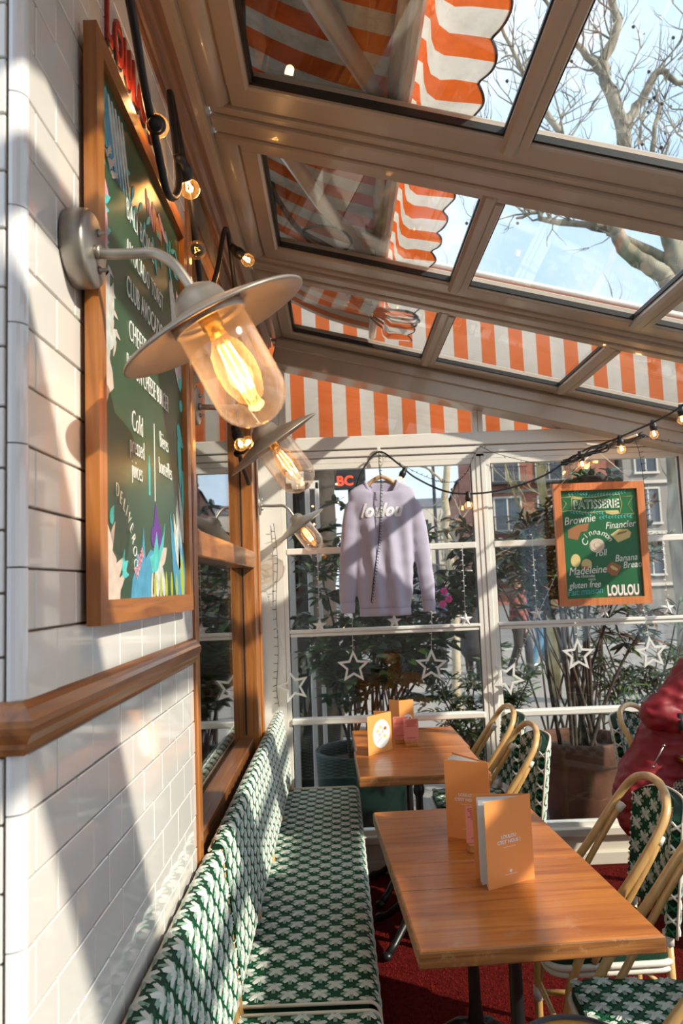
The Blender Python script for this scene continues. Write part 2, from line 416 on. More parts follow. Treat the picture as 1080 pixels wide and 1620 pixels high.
def remesh(mb, voxel, mats, name, parent=None, smooth=2, loc=None, disp=0, dscale=14):
    """join overlapping solids into one continuous skin"""
    me = mb.mesh(name, mats); o = bpy.data.objects.new(name, me); COL.objects.link(o)
    md = o.modifiers.new('r', 'REMESH'); md.mode = 'VOXEL'; md.voxel_size = voxel; md.use_smooth_shade = True
    sm = o.modifiers.new('s', 'SMOOTH'); sm.factor = .5; sm.iterations = smooth
    dg = bpy.context.evaluated_depsgraph_get()
    me2 = bpy.data.meshes.new_from_object(o.evaluated_get(dg))
    bpy.data.objects.remove(o); bpy.data.meshes.remove(me)
    if disp:
        for v in me2.vertices:
            v.co += v.normal * disp * noise.noise(V((v.co.x * dscale, v.co.y * dscale, v.co.z * dscale * 1.8)))
    me2.materials.clear(); me2.materials.append(MAT[mats] if isinstance(mats, str) else mats)
    for p in me2.polygons: p.use_smooth = True
    me2.name = name
    return link(name, me2, parent, loc)

def capsule(mb, a, ra, b, rb, n=12):
    a, b = V(a), V(b); mb.tube([a, a.lerp(b, .33), a.lerp(b, .66), b], [ra, ra + (rb - ra) * .33, ra + (rb - ra) * .66, rb], n)
    mb.ball(a, ra, n, 8); mb.ball(b, rb, n, 8)

# ------------------------------------------------------------------ SETTING: floor, street, walls
XW, YC, D = -.375, .903, 4.2
flo = MB().box((-1.7, -1.6, -.06), (2.45, 4.24, 0)).build('floor', 'carpet', kind='structure')
# carpet pile over the part of the floor that shows
rnd = random.Random(3); pv, pf = [], []
for i in range(52000):
    x = rnd.uniform(0.02, 1.75); y = rnd.uniform(1.6, 4.15); a = rnd.uniform(0, 2 * pi); h = rnd.uniform(.004, .009); w = .0016
    lx, ly = rnd.uniform(-.004, .004), rnd.uniform(-.004, .004); o = len(pv)
    pv += [(x - w * cos(a), y - w * sin(a), 0), (x + w * cos(a), y + w * sin(a), 0), (x + lx, y + ly, h)]; pf.append((o, o + 1, o + 2))
MB().add(pv, pf).build('carpet_pile', 'pile', flo, kind='stuff')
MB().box((-12, 4.3, -.14), (14, 17, -.04)).build('pavement', 'pave', kind='structure')
MB().box((-30, 17.2, -.24), (60, 130, -.14)).build('road', 'road', kind='structure')
MB().box((-30, 17, -.24), (60, 17.2, -.03)).build('kerb_strip', 'kerb', kind='structure')
MB().box((2.46, -8, -.14), (30, 4.3, -.04)).build('side_pavement', 'pave', kind='structure')

# tiled wall: backing slab, one tile per object
wl = MB()
wl.box((XW - .16, .93, 0), (XW - .006, 1.955, 2.76))
wl.box((-1.7, YC + .006, 0), (XW - .017, .99, 2.95))
wl.box((-1.7, .99, 2.745), (XW - .004, 4.3, 2.95)).box((-1.7, 1.96, 2.64), (XW - .004, 4.3, 2.75))
wl.box((-1.7, 3.75, 0), (-.435, 4.3, 2.64))
wall_left = wl.build('wall_left', 'grout', kind='structure')
TH, TW, G = .0755, .145, .0030
tile_cache = {}
def tile_mesh(w, h):
    k = (round(w, 4), round(h, 4))
    if k not in tile_cache:
        tile_cache[k] = MB().box((-.007, 0, 0), (0, w, h), bev=.0013).mesh('tile', 'tile')
    return tile_cache[k]
rows = []
z = 1.283
k = 0
zs = [1.366, 1.297]
while zs[-1] > .62: zs.append(zs[-1] - .0765)
for i in range(len(zs) - 1): rows.append((zs[i + 1], zs[i], i))
z = 1.434 - .0; zs = [1.405, 1.434 + .0755]
while zs[-1] < 2.73: zs.append(min(zs[-1] + TH, 2.745))
for i in range(len(zs) - 1): rows.append((zs[i], zs[i + 1], i))
rt_ = random.Random(5)
for z0, z1, i in rows:
    y = 1.018 - TW + (TW / 2 if i % 2 else 0)
    y0 = .921
    while y0 < 1.953:
        y1 = y
        while y1 <= y0 + .02: y1 += TW
        y1 = min(y1, 1.955)
        if y1 - y0 > .012:
            o = link('tile', tile_mesh(y1 - y0 - G, z1 - z0 - G), wall_left, (XW + rt_.uniform(-.0006, .0004), y0, z0))
            o.rotation_euler = (0, rt_.uniform(-.003, .003), rt_.uniform(-.003, .003))
        y0 = y1
# rounded corner tiles and the tiles on the return face
def bullnose(z0, z1):
    prof = []
    r = .018
    for q in range(7):
        a = pi / 2 * q / 6
        prof.append((XW - r + r * cos(a), .921 - r * sin(a)))
    poly = [(XW - .022, .921)] + [(XW, .921)] + prof[1:] + [(XW - .018, YC + .007)]
    MB().prism(poly, z0 + .001, z1 - .001).build('bullnose_tile', 'bullnose', wall_left)
bz_ = [1.366, 1.297]
while bz_[-1] > .6: bz_.append(bz_[-1] - .151)
for a, b in zip(bz_[1:], bz_): bullnose(a, b)
bz_ = [1.405, 1.434 + .151 - .0]
while bz_[-1] < 2.7: bz_.append(bz_[-1] + .151)
for a, b in zip(bz_, bz_[1:]): bullnose(a, b)
for lo, hi, st in ((.60, 1.366, .0765), (1.405, 2.9, .0755)):
    zz = lo; n_ = 0
    while zz < hi - .01:
        z1 = min(zz + st, hi)
        for q in range(2):
            x1 = XW - .0195 - q * TW + (.07 if n_ % 2 and q else 0); x0 = XW - .0195 - (q + 1) * TW + (.07 if n_ % 2 else 0)
            o = link('tile', tile_mesh(x1 - x0 - G, z1 - zz - G), wall_left, (x0, YC, zz)); o.rotation_euler = (0, 0, -pi / 2)
        zz = z1; n_ += 1

# dado rail: a moulded oak profile, mitred round the corner
prof = [(0, 1.366), (.004, 1.366), (.006, 1.372), (.009, 1.374), (.010, 1.380), (.014, 1.386), (.019, 1.392), (.021, 1.400), (.020, 1.408), (.015, 1.414), (.011, 1.420), (.006, 1.424), (0, 1.428)]
ra = []
for dx, zz in prof:
    ra.append([V((XW - .02 - .8, YC - dx, zz)), V((XW - 0 + dx, YC - dx, zz)), V((XW + dx, 1.953, zz))])
MB().grid(ra, smooth=False).add([r[2] for r in ra], [tuple(range(len(ra)))]).build('trim_1', 'rail', kind='structure')

# oak casing at the wall's end and crown moulding
MB().box((XW - .10, 1.957, .5), (XW + .008, 2.0, 2.64), bev=.003).box((XW - .10, 2.0, .5), (XW + .001, 2.04, 2.64), bev=.003).build('trim_2', 'oak', kind='structure')
cp = [(XW - .02, 2.735), (XW + .006, 2.735), (XW + .006, 2.752), (XW + .011, 2.757), (XW + .011, 2.79), (XW + .004, 2.80), (XW + .004, 2.815), (XW + .015, 2.824), (XW + .015, 2.862), (XW + .021, 2.870), (XW + .021, 2.905), (XW - .02, 2.905)]
T_y = frame((0, -.6, 0), (1, 0, 0), (0, 0, 1))            # local z = -y
MB().prism(cp, 0, -4.76, M=T_y).build('trim_3', 'crown', kind='structure')
MB().box((XW + .019, -.6, 2.885), (-.336, 4.16, 2.93)).box((-.34, -.6, 2.895), (-.326, 4.16, 2.94)).build('trim_4', 'roofp', kind='structure')

# left window: oak frame, deep reveal, mirror-like panes, dark room behind
win1 = MB().box((-.46, 3.435, .5), (XW, 3.50, 2.64), bev=.003).box((-.46, 3.515, .5), (XW - .004, 3.60, 2.64), bev=.004).box((-.46, 3.612, .5), (XW + .004, 3.66, 2.64), bev=.003).box((-.46, 3.665, .5), (XW - .002, 3.735, 2.64), bev=.004)
win1.box((-.46, 3.50, .5), (XW - .02, 3.70, 2.63))
window_1 = win1.build('window_1', 'oak', kind='structure')
MB().box((-.455, 2.04, 1.640), (XW + .004, 3.434, 1.712), bev=.004).build('transom', 'oaky', window_1)
MB().box((-.48, 2.04, .5), (-.41, 2.16, 2.64), bev=.003).build('stile', 'oak', window_1)
MB().box((-.434, 3.428, .9), (-.426, 3.436, 2.6)).build('bead', 'dark', window_1)
MB().box((-.46, 2.04, .855), (XW - .02, 3.434, .890), bev=.004).box((-.46, 2.04, .5), (XW - .02, 3.434, .856)).build('sill', 'crown', window_1)  # darker crown timber stands in for the shade behind the bench
MB().box((-.46, 2.04, 2.56), (XW - .01, 3.434, 2.64)).build('head', 'oaky', window_1)
MB().box((-.436, 2.15, .888), (-.430, 3.43, 1.642)).build('pane', 'glass', window_1)
MB().box((-.436, 2.15, 1.71), (-.430, 3.43, 2.565)).build('pane', 'glass', window_1)
rm = MB()
rm.box((-1.72, .99, 0), (-1.66, 3.8, 2.64)).box((-1.7, .985, 0), (XW - .15, .992, 2.64)).box((-1.7, 3.74, 0), (-.44, 3.752, 2.64)).box((-1.7, 1, 2.6), (-.46, 3.75, 2.64))
rm.box((-1.7, 1, 0), (-.47, 3.75, .02))
rm.build('interior_wall', 'room', kind='structure')
# white wall strip between the window and the far corner
MB().box((-.44, 3.737, 0), (-.432, 4.18, 2.7)).build('wall_corner', 'white', kind='structure')

# ------------------------------------------------------------------ far glazed wall
wb = MB()
wb.box((-.436, D, 0), (-.302, D + .07, 2.80))                         # corner post
wb.box((.80, D + .004, .19), (.824, D + .07, 2.24), bev=.003).box((.828, D, .19), (.856, D + .07, 2.24), bev=.003)
wb.box((.806, D + .012, .19), (.85, D + .06, 2.6))
wb.box((.797, D + .002, 2.37), (.822, D + .06, 2.52)).box((.826, D + .002, 2.37), (.852, D + .06, 2.51))
wb.box((1.975, D, 0), (2.40, D + .08, 2.50))
wall_back = wb.build('wall_back', 'white', kind='structure')
hb = MB().box((-.30, D - .005, 2.305), (2.40, D + .08, 2.378), bev=.004).box((-.30, D + .004, 2.262), (2.40, D + .08, 2.300), bev=.004).box((-.30, D + .012, 2.226), (2.40, D + .08, 2.258), bev=.004)
hb.build('head_beam', 'white', wall_back)
MB().box((-.30, D - .02, .155), (2.40, D + .10, .20), bev=.006).box((-.30, D + .02, 0), (2.40, D + .09, .156)).box((-.30, D - .005, 0), (2.40, D + .03, .07), bev=.006).build('plinth', 'paint', wall_back)
def sash(name, x0, x1):
    w = .026
    f = MB().box((x0, D + .008, .20), (x0 + w, D + .06, 2.226), bev=.003).box((x1 - w, D + .008, .20), (x1, D + .06, 2.226), bev=.003)
    f.box((x0 + w, D + .01, 2.198), (x1 - w, D + .06, 2.226)).box((x0 + w, D + .01, .20), (x1 - w, D + .06, .225))
    wd = f.build(name, 'white', kind='structure')
    a, b = x0 + w - .004, x1 - w + .004
    MB().box((a, D + .004, 1.722), (b, D + .055, 1.757), bev=.004).build('rail', 'white', wd)
    MB().box((a, D + .004, 1.289), (b, D + .055, 1.306), bev=.003).box((a, D + .012, 1.268), (b, D + .055, 1.285), bev=.003).box((a, D + .02, 1.275), (b, D + .05, 1.295)).build('rail', 'white', wd)
    MB().box((a, D - .004, .793), (b, D + .055, .828), bev=.006).build('rail', 'white', wd)
    for z0, z1 in ((.222, .796), (.826, 1.27), (1.304, 1.724), (1.755, 2.20)):
        MB().box((a, D + .030, z0), (b, D + .035, z1)).build('pane', 'glass', wd)
    for xx in (x0 + w, x1 - w - .004):
        MB().box((xx, D + .012, .222), (xx + .004, D + .03, 2.2)).build('gasket', 'gasket', wd)
    return wd
sash('window_2', -.302, .800); sash('window_3', .856, 1.978)
zt = lambda x: 2.709 - .253 * x
def gable(x0, x1):
    vs = [V((x0, D + .028, 2.376)), V((x1, D + .028, 2.376)), V((x1, D + .028, max(zt(x1), 2.377))), V((x0, D + .028, zt(x0)))]
    vs += [v + V((0, .005, 0)) for v in vs]
    MB().add(vs, [(0, 1, 2, 3), (7, 6, 5, 4), (0, 4, 5, 1), (1, 5, 6, 2), (2, 6, 7, 3), (3, 7, 4, 0)]).build('pane', 'glass', wall_back)
gable(-.262, .80); gable(.85, 1.55)
MB().box((-.30, D + .004, 2.37), (-.262, D + .06, 2.80)).build('stile', 'white', wall_back)

# ------------------------------------------------------------------ sloping glass roof
TH_R = atan2(.253, 1)
ceiling = link('ceiling', MB().box((2.35, -1.4, -.10), (2.44, 4.28, .05)).mesh('ceiling', 'roofp'), None, (0, 0, 2.849), kind='structure')
ceiling.rotation_euler = (0, TH_R, 0)
def rafter(yc, end=False):
    r = MB()
    for a, b, n0 in ((-.060, -.030, .006), (-.026, .030, -.006), (.034, .062, .004), (.066, .104, -.002)):
        r.box((-.335, yc + a, n0), (2.36, yc + b, .10), bev=.005)
    r.box((-.33, yc - .058, .016), (2.36, yc + .10, .09))
    r.build('rafter', 'roofp', ceiling)
    MB().box((-.27, yc - .157, .016), (2.36, yc - .062, .075), bev=.006).build('panel_rail', 'roofp', ceiling)
    if not end: MB().box((-.27, yc + .106, .012), (2.36, yc + .156, .075), bev=.006).build('panel_rail', 'roofp', ceiling)
YR = [-.885, .115, 1.115, 2.115, 3.115, 4.15]
for yc in YR: rafter(yc, yc > 4)
MB().box((-.30, 4.09, -.138), (2.38, 4.255, .02), bev=.006).box((-.3, 4.075, -.05), (2.38, 4.10, .0), bev=.004).build('end_beam', 'roofp', ceiling)
for i in range(len(YR) - 1):
    y0, y1 = YR[i] + .156, YR[i + 1] - .157
    MB().box((-.272, y0 - .01, .012), (-.206, y1 + .01, .075), bev=.008).build('panel_stile', 'roofp', ceiling)
    g_ = MB().tube([(-.318, YR[i] + .075, .045), (-.318, YR[i] + .082, .045), (-.318, YR[i + 1] - .075, .045), (-.318, YR[i + 1] - .055, .045)], [.038, .052, .052, .034], 20)
    g_.build('blind_casing', 'roofp', ceiling)
    xs = [-.206, .545, 1.300, 2.055, 2.36]
    for q in range(4):
        a = xs[q] + (.036 if q else 0); b = xs[q + 1] - (.036 if q < 3 else 0)
        MB().box((a - .004, y0 - .004, .05), (b + .004, y1 + .004, .056)).build('pane', 'roofglass', ceiling)
        gk = MB().box((a, y0, .03), (b, y0 + .010, .05)).box((a, y1 - .010, .03), (b, y1, .05)).box((a, y0, .03), (a + .009, y1, .05)).box((b - .006, y0, .03), (b, y1, .05))
        gk.build('gasket', 'gasket', ceiling)
        if q < 3:
            gb = MB().box((xs[q + 1] - .037, y0 - .05, .0), (xs[q + 1] + .012, y1 + .05, .07), bev=.012).box((xs[q + 1] + .008, y0 - .002, .006), (xs[q + 1] + .037, y1 + .002, .068), bev=.004)
            gb.build('glazing_bar', 'roofp', ceiling)
# glazed front of the terrace, to the right of the frame
wr = MB().box((2.33, -1.5, 0), (2.42, 4.28, .45)).box((2.33, -1.5, 2.18), (2.42, 4.28, 2.30))
for y in (-1.46, .10, 1.55, 3.0, 4.20): wr.box((2.34, y - .03, 0), (2.41, y + .03, 2.28))
MB().box((-1.7, -1.62, 0), (2.44, -1.54, 3.2)).build('wall_front', 'paint', kind='structure')  # unseen end wall behind the camera, added to darken reflections in the panes
wall_right = wr.build('wall_right', 'white', kind='structure')
for a, b in ((-1.43, .07), (.13, 1.52), (1.58, 2.97), (3.03, 4.17)):
    MB().box((2.372, a, .45), (2.378, b, 2.2)).build('pane', 'glass', wall_right)

# ------------------------------------------------------------------ awnings outside
def awning():
    t = thing('awning', 'orange and cream striped awning drawn in over the glass roof', 'awning')
    a = MB(); rows_ = []
    for i in range(10):
        s = i / 9; x = -.42 + s * .66; zz = 3.30 - .34 * s - .05 * sin(pi * s)
        rows_.append([V((x, -1.6 + 5.75 * k / 40, zz + .006 * sin(k * 1.3))) for k in range(41)])
    a.grid(rows_).build('canopy', 'awn', t)
    MB().box((.225, -1.6, 2.905), (.262, 4.12, 2.985), bev=.01).build('front_bar', 'paint', t)
    # valance: hangs from the bar, then lies outward on the glass, scalloped hem
    per = .1667; n = int(5.6 / per); va = MB(); r_ = []
    path = [(.262, 2.975), (.285, 2.955), (.285, 2.90), (.292, 2.868), (.315, 2.850), (.355, 2.846)]
    K = n * 12
    for i, (x, zz) in enumerate(path):
        r_.append([V((x, -1.55 + per * n * k / K, zz + (.004 * sin(k * .7 + i)))) for k in range(K + 1)])
    r_.append([V((.413 + .030 * abs(sin(pi * ((-1.55 + per * n * k / K) - .0155 + .0 + 100 * per) / per + pi * 0)), -1.55 + per * n * k / K, 2.832 + .003 * sin(k * .7))) for k in range(K + 1)])
    va.grid(r_).build('valance', 'val', t)
    MB().tube([p + V((0, 0, .001)) for p in r_[-1]], .0035, 5).build('hem_binding', 'dark', t)
    for y in (0, 1.03):
        MB().tube([(-.30, 1.05 + y, 3.12), (.0, 1.75 + y, 3.0), (.235, 2.24 + y, 2.985)], .032, 4).tube([(.235, 2.24 + y, 2.985), (.235, 2.28 + y, 2.985)], .045, 12).build('folding_arm', 'paint', t)
        MB().tube([(.235, 2.25 + y, 2.97), (.20, 1.30 + y, 2.985)], .028, 4).build('fore_arm', 'paint', t)
        MB().box((-.235, 1.82 + y, 2.98), (-.19, 1.90 + y, 3.2), bev=.006).build('bracket', 'black', t)
    MB().box((-.46, -1.6, 3.27), (-.36, 4.12, 3.38), bev=.02).build('cassette', 'paint', t)
    for y in (1.70, 2.62, 3.5):
        MB().box((-.40, y, 3.20), (.23, y + .03, 3.23)).build('support_rail', 'paint', t)
    return t
awning()
cb = MB().tube(spline([(-.21, 2.5, 2.985), (-.16, 2.70, 2.972), (-.10, 2.92, 2.975), (.0, 3.06, 2.975), (.13, 3.24, 2.96), (.12, 3.42, 2.92), (.10, 3.50, 2.915)], 8), .011, 8)
cb.tube(spline([(-.10, 2.92, 2.972), (-.03, 2.88, 2.97), (.06, 2.91, 2.97), (.11, 3.02, 2.965), (.07, 3.10, 2.965), (-.02, 3.08, 2.968), (-.09, 2.97, 2.972)], 6), .006, 6)
tag(cb.build('power_cable', 'cable'), 'thick black cable with a loop lying on the awning arm above the middle roof pane', 'cable')
cc = MB()
for k, (x1, y1, w_) in enumerate(((.43, 3.54, .05), (.45, 3.62, .05), (.44, 3.72, .06), (.40, 3.84, .05), (.34, 3.90, .04), (.43, 3.78, .04))):
    x0, y0 = .16, 3.60; z_ = lambda x: 2.849 - .253 * x + .082 + .009 * k
    d = V((x1 - x0, y1 - y0, 0)); n = V((-d.y, d.x, 0)).normalized() * w_
    P_ = [V((x0, y0, 0)), V((x0, y0, 0)) + d * .4 + n * .8, V((x0, y0, 0)) + d * .85 + n, V((x1, y1, 0)), V((x0, y0, 0)) + d * .85 - n, V((x0, y0, 0)) + d * .4 - n * .8, V((x0, y0, 0))]
    cc.tube(spline([V((p.x, p.y, z_(p.x))) for p in P_], 6), .0065, 6)
cc.tube(spline([(.10, 3.47, 2.925), (.13, 3.54, 2.91), (.19, 3.63, 2.90)], 6), .014, 8)
tag(cc.build('cable_coil', 'cable'), 'coil of dark cable lying on the roof glass near the far end', 'cable')
def curtain():
    t = thing('side_awning', 'orange and cream vertical striped side curtain beyond the far glazed wall', 'awning')
    X0, X1, Y0 = -1.0, 3.1, 4.6; N = 82
    top = lambda x: 3.55 - .253 * (x - .6)
    hd = lambda x: top(x) - .20
    rows_ = []
    for i in range(7):
        s = i / 6
        rows_.append([V((X0 + (X1 - X0) * k / N, Y0 + .01 * sin(k * .55) * s, 2.40 + (hd(X0 + (X1 - X0) * k / N) - 2.40) * (1 - s))) for k in range(N + 1)])
    MB().grid(rows_).build('curtain_panel', 'curt', t)
    L = sqrt(1 + .253 ** 2)
    hm = MB().grid([[V((s_ * (X1 - X0) * L, 0, z_)) for s_ in (0, .25, .5, .75, 1)] for z_ in (0, -.0625, -.125, -.21)], smooth=False).build('header_band', 'curttop', t, (X0, Y0, top(X0)))
    hm.rotation_euler = (0, TH_R, 0)
    rl = MB().tube([(0, 0, 0), ((X1 - X0) * L, 0, 0)], .018, 10).build('top_rail', 'white', t, (X0, Y0, top(X0) + .012)); rl.rotation_euler = (0, TH_R, 0)
    MB().tube([(X0, Y0, 2.40), (X1, Y0, 2.40)], .016, 10).build('bottom_bar', 'white', t)
    for x in (X0 + .02, X1 - .02): MB().box((x - .03, Y0 + .03, -.04), (x + .03, Y0 + .09, top(x))).build('post', 'white', t)
curtain()

# ------------------------------------------------------------------ BENCHES
def strand(mb, fn, U, W, u, v, du, dv, off, w, h, lift, mi, seg=4, ok=None):
    """one raised cane strand laid on the surface fn, from (u-du, v-dv) to (u+du, v+dv), shifted sideways by off"""
    L = sqrt(du * du + dv * dv); su, sv = -dv / L, du / L
    top_, l_, r_ = [], [], []
    for i in range(seg + 1):
        t = -1 + 2 * i / seg; k = off * (1.1 - .35 * abs(t))
        uu, vv = u + du * t + su * k, v + dv * t + sv * k
        if uu < .001 or uu > U - .001 or vv < .001 or vv > W - .001: continue
        if ok and not ok(uu, vv): continue
        P, A, B, N = fn(uu, vv)
        S = (A * su + B * sv).normalized(); P = P + N * lift
        l_.append(P - S * w * .5 - N * .0015); top_.append(P + N * h * (1 - t ** 4)); r_.append(P + S * w * .5 - N * .0015)
    if len(l_) > 1: mb.grid([l_, top_, r_], mi, True)

def weave(fn, U, W, pitch, white, cords, name, parent, sc=1.0, ok=None):
    """flower-pattern cane weave on a surface fn(u,v) -> point, U axis, V axis, normal"""
    wm, cm = MB(), MB()
    nu, nv = int(U / pitch * 2) + 2, int(W / pitch * 2) + 2
    w = pitch * .068
    for i in range(nu + 1):
        for j in range(nv + 1):
            if (i + j) % 2: continue
            u, v = i * pitch / 2 + .006, j * pitch / 2 + .008
            a, d = pitch * .345 * sc, pitch * .215 * sc
            for o_ in (-.55, .55):
                strand(wm, fn, U, W, u, v, a, 0, o_ * w, w, .0030, .0012, 1, ok=ok); strand(wm, fn, U, W, u, v, 0, a * .96, o_ * w, w, .0032, .0012, 1, ok=ok)
                for sg in (1, -1): strand(wm, fn, U, W, u, v, d * 1.04, d * sg, o_ * w * 1.05, w * 1.08, .0042, .0028, 0, ok=ok)
            for sg in (1, -1):
                for o_ in (-.5, .5):
                    strand(cm, fn, U, W, u + pitch / 4, v + sg * pitch / 4, pitch * .25, -sg * pitch * .25, o_ * pitch * .062, pitch * .06, .0026, .0008, 0, seg=2, ok=ok)
    wm.build('flower_weave', white, parent, kind='stuff')
    cm.build('cord_lattice', cords, parent, kind='stuff')

def bench(y0, y1, label):
    t = thing('bench', label, 'bench', (0, 0, 0), 0, None)
    xa, xb, zs_ = -.302, .068, .475
    R = .028; Lf = xb - xa
    flat = Lf - R
    def seat(u, v):
        if u < flat: return V((xa + u, y0 + v, zs_)), V((1, 0, 0)), V((0, 1, 0)), V((0, 0, 1))
        a = (u - flat) / R
        if a < pi / 2:
            return V((xb - R + R * sin(a), y0 + v, zs_ - R + R * cos(a))), V((cos(a), 0, -sin(a))), V((0, 1, 0)), V((sin(a), 0, cos(a)))
        d = u - flat - R * pi / 2
        return V((xb, y0 + v, zs_ - R - d)), V((0, 0, -1)), V((0, 1, 0)), V((1, 0, 0))
    UL = flat + R * pi / 2 + .035
    us = [0, flat * .5, flat] + [flat + R * pi / 2 * k / 5 for k in range(1, 6)] + [UL]
    rows_ = [[seat(u, v)[0] for u in us] for v in (0, (y1 - y0) / 2, y1 - y0)]
    under = [[V((xa, y0 + v, zs_ - .05)), V((xb - .005, y0 + v, zs_ - .05))] for v in (0, y1 - y0)]
    s = MB().grid(rows_).box((xa + .001, y0 + .001, zs_ - .06), (xb - .004, y1 - .001, zs_ - R - .004)).box((xa + .001, y0 + .001, zs_ - .03), (xb - R, y1 - .001, zs_ - .001))
    seat_o = s.build('seat', 'wgreen', t)
    weave(seat, UL, y1 - y0, .083, ['wwhite', 'wmint'], ['wcord'], 'seat', seat_o)
    e = MB().tube([seat(u, 0)[0] + V((0, -.002, .003)) for u in us], .005, 6).tube([seat(u, y1 - y0)[0] + V((0, .002, .003)) for u in us], .005, 6).tube([(xa - .002, y0, zs_ + .002), (xa - .002, y1, zs_ + .002)], .005, 6)
    e.tube([(xb + .001, y0, zs_ - .058), (xb + .001, y1, zs_ - .058)], .007, 6)
    e.build('edge_cord', 'cream_cord', t)
    # back: a leaning panel with a rolled top
    bx0, bz0, bx1, bz1 = -.286, .535, -.322, .868
    d = V((bx1 - bx0, 0, bz1 - bz0)); H = d.length; d.normalize(); nn = V((d.z, 0, -d.x)); r2 = .020
    def back(v, u):                                 # u up the panel, v along the bench
        if u < H: return V((bx0, y0 + v, bz0)) + d * u, V((0, 1, 0)), d, nn
        a = min((u - H) / r2, pi * .95)
        c = V((bx0, y0 + v, bz0)) + d * H - nn * r2
        return c + nn * r2 * cos(a) + d * r2 * sin(a), V((0, 1, 0)), (d * cos(a) - nn * sin(a)), (nn * cos(a) + d * sin(a))
    HH = H + r2 * pi * .85
    uu = [0, H * .5, H] + [H + r2 * pi * k / 8 for k in range(1, 8)]
    rows_ = [[back(v, u)[0] for u in uu] + [V((bx0, y0 + v, bz0)) - nn * 2 * r2] for v in (0, (y1 - y0) / 2, y1 - y0)]
    p = MB().grid(rows_)
    for v, fl in ((0, 1), (y1 - y0, -1)):
        q = [back(v, u)[0] for u in uu] + [V((bx0, y0 + v, bz0)) - nn * 2 * r2]
        p.add(q, [tuple(range(len(q)))[::fl]])
    bo = p.build('backrest', 'wgreen', t)
    weave(back, y1 - y0, HH, .083, ['wwhite', 'wmint'], ['wcord'], 'back', bo, sc=1.04)
    q = [back(0, u)[0] for u in uu]
    MB().tube([x + V((0, -.001, 0)) for x in [back(0, H * 1.0 + r2 * pi * .9)[0], back(y1 - y0, H + r2 * pi * .9)[0]]], .006, 6).tube([V((bx0, y0, bz0)) - nn * .004, V((bx0, y1, bz0)) - nn * .004], .006, 6).build('piping', 'cream_cord', t)
    # bare cane end tubes bound with crossing strands
    for yy, sg in ((y0 - .004, 1), (y1 - .012, -1)):
        c0 = V((bx0, yy, bz0)) - nn * r2 - d * .12; c1 = V((bx0, yy, bz0)) - nn * r2 + d * (H + .004)
        o = MB().tube([c0, c1], .016, 10).build('end_post', 'rattan', t)
        b_ = MB()
        for k in range(15):
            z_ = .01 + k * H / 15
            c = c0 + d * (.12 + z_)
            for q_, mi in ((1, k % 3 == 1), (-1, k % 3 == 1)):
                pts = []
                for w_ in range(7):
                    a = -pi / 2 + pi * w_ / 6
                    pts.append(c + nn * (.018 * sin(a)) + V((0, -sg * .018 * cos(a), 0)) + d * (q_ * .011 * sin(a)))
                b_.tube(pts, .0035 if mi else .0028, 5, 1 if mi else 0)
        b_.build('binding', ['wcord', 'wwhite'], o, kind='stuff')
        MB().tube([c0 + d * .095, c0 + d * .128], .0185, 10).build('wrap', 'wrap', o)
    n = max(1, round((y1 - y0) / .55))
    for k in range(1, n):
        yy = y0 + (y1 - y0) * k / n
        c0 = V((bx0, yy, bz0)) - nn * r2 - d * .10
        o = MB().tube([c0, c0 + d * .10], .013, 10).build('back_post', 'rattan', t)
        MB().tube([c0 + d * .072, c0 + d * .10], .0155, 10).build('wrap', 'wrap', o); MB().tube([c0, c0 + d * .012], .015, 10).build('wrap', 'wrap', o)
    for yy in (y0 + .03, y1 - .03, (y0 + y1) / 2):
        for xx in (xa + .03, xb - .03):
            MB().tube([(xx, yy, 0), (xx, yy, zs_ - .055)], .015, 10).build('leg', 'rattan', t)
    MB().tube([(xa + .03, y0 + .03, .16), (xa + .03, y1 - .03, .16)], .011, 8).tube([(xb - .03, y0 + .03, .16), (xb - .03, y1 - .03, .16)], .011, 8).build('stretcher', 'rattan', t)
    return t
bench(2.055, 4.13, 'long green and white woven cane bench running back to the far glazed wall')
bench(.75, 2.012, 'nearest green and white woven cane bench, cut off at the bottom edge, against the tiles')

# ------------------------------------------------------------------ TABLES
def table(cx, cy, rz, label, hx=.272, hy=.252):
    t = thing('bistro_table', label, 'table', (cx, cy, 0), rz, None)
    top = MB().box((-hx, -hy, .714), (hx, hy, .7545), bev=.004).build('tabletop', 'table', t)
    e = MB().box((-hx - .002, -hy - .002, .716), (hx + .002, -hy + .004, .7515), bev=.003).box((-hx - .002, hy - .004, .716), (hx + .002, hy + .002, .7515), bev=.003)
    e.box((-hx - .002, -hy, .716), (-hx + .004, hy, .7515), bev=.003).box((hx - .004, -hy, .716), (hx + .002, hy, .7515), bev=.003)
    e.build('edge_band', 'tableedge', top)
    MB().lathe([(.0, .70), (.12, .70), (.12, .714), (0, .714)], 20).build('plate', 'iron', t)
    MB().lathe([(.032, .05), (.030, .14), (.026, .18), (.019, .24), (.017, .50), (.0165, .60), (.024, .615), (.026, .63), (.023, .645), (.018, .66), (.02, .70)], 16).build('column', 'iron', t)
    for k in range(4):
        a = pi / 4 + k * pi / 2; d = V((cos(a), sin(a), 0))
        MB().tube([d * .015 + V((0, 0, .17)), d * .06 + V((0, 0, .155)), d * .14 + V((0, 0, .10)), d * .21 + V((0, 0, .045)), d * .255 + V((0, 0, .022))], [.02, .022, .018, .015, .018], 10).ball(d * .262 + V((0, 0, .020)), .020, 10, 6, sc=(1.2, 1.2, .9)).build('foot', 'iron', t)
    return t
table(.405, 1.979, .052, 'worn honey wood bistro table nearest the camera, its scratched front edge in full view')
sc_ = [o for o in bpy.data.objects if o.name == 'tabletop'][0]
MB().box((-.268, .066, .7538), (.268, .070, .7548)).build('worn_seam', 'tableedge', sc_)
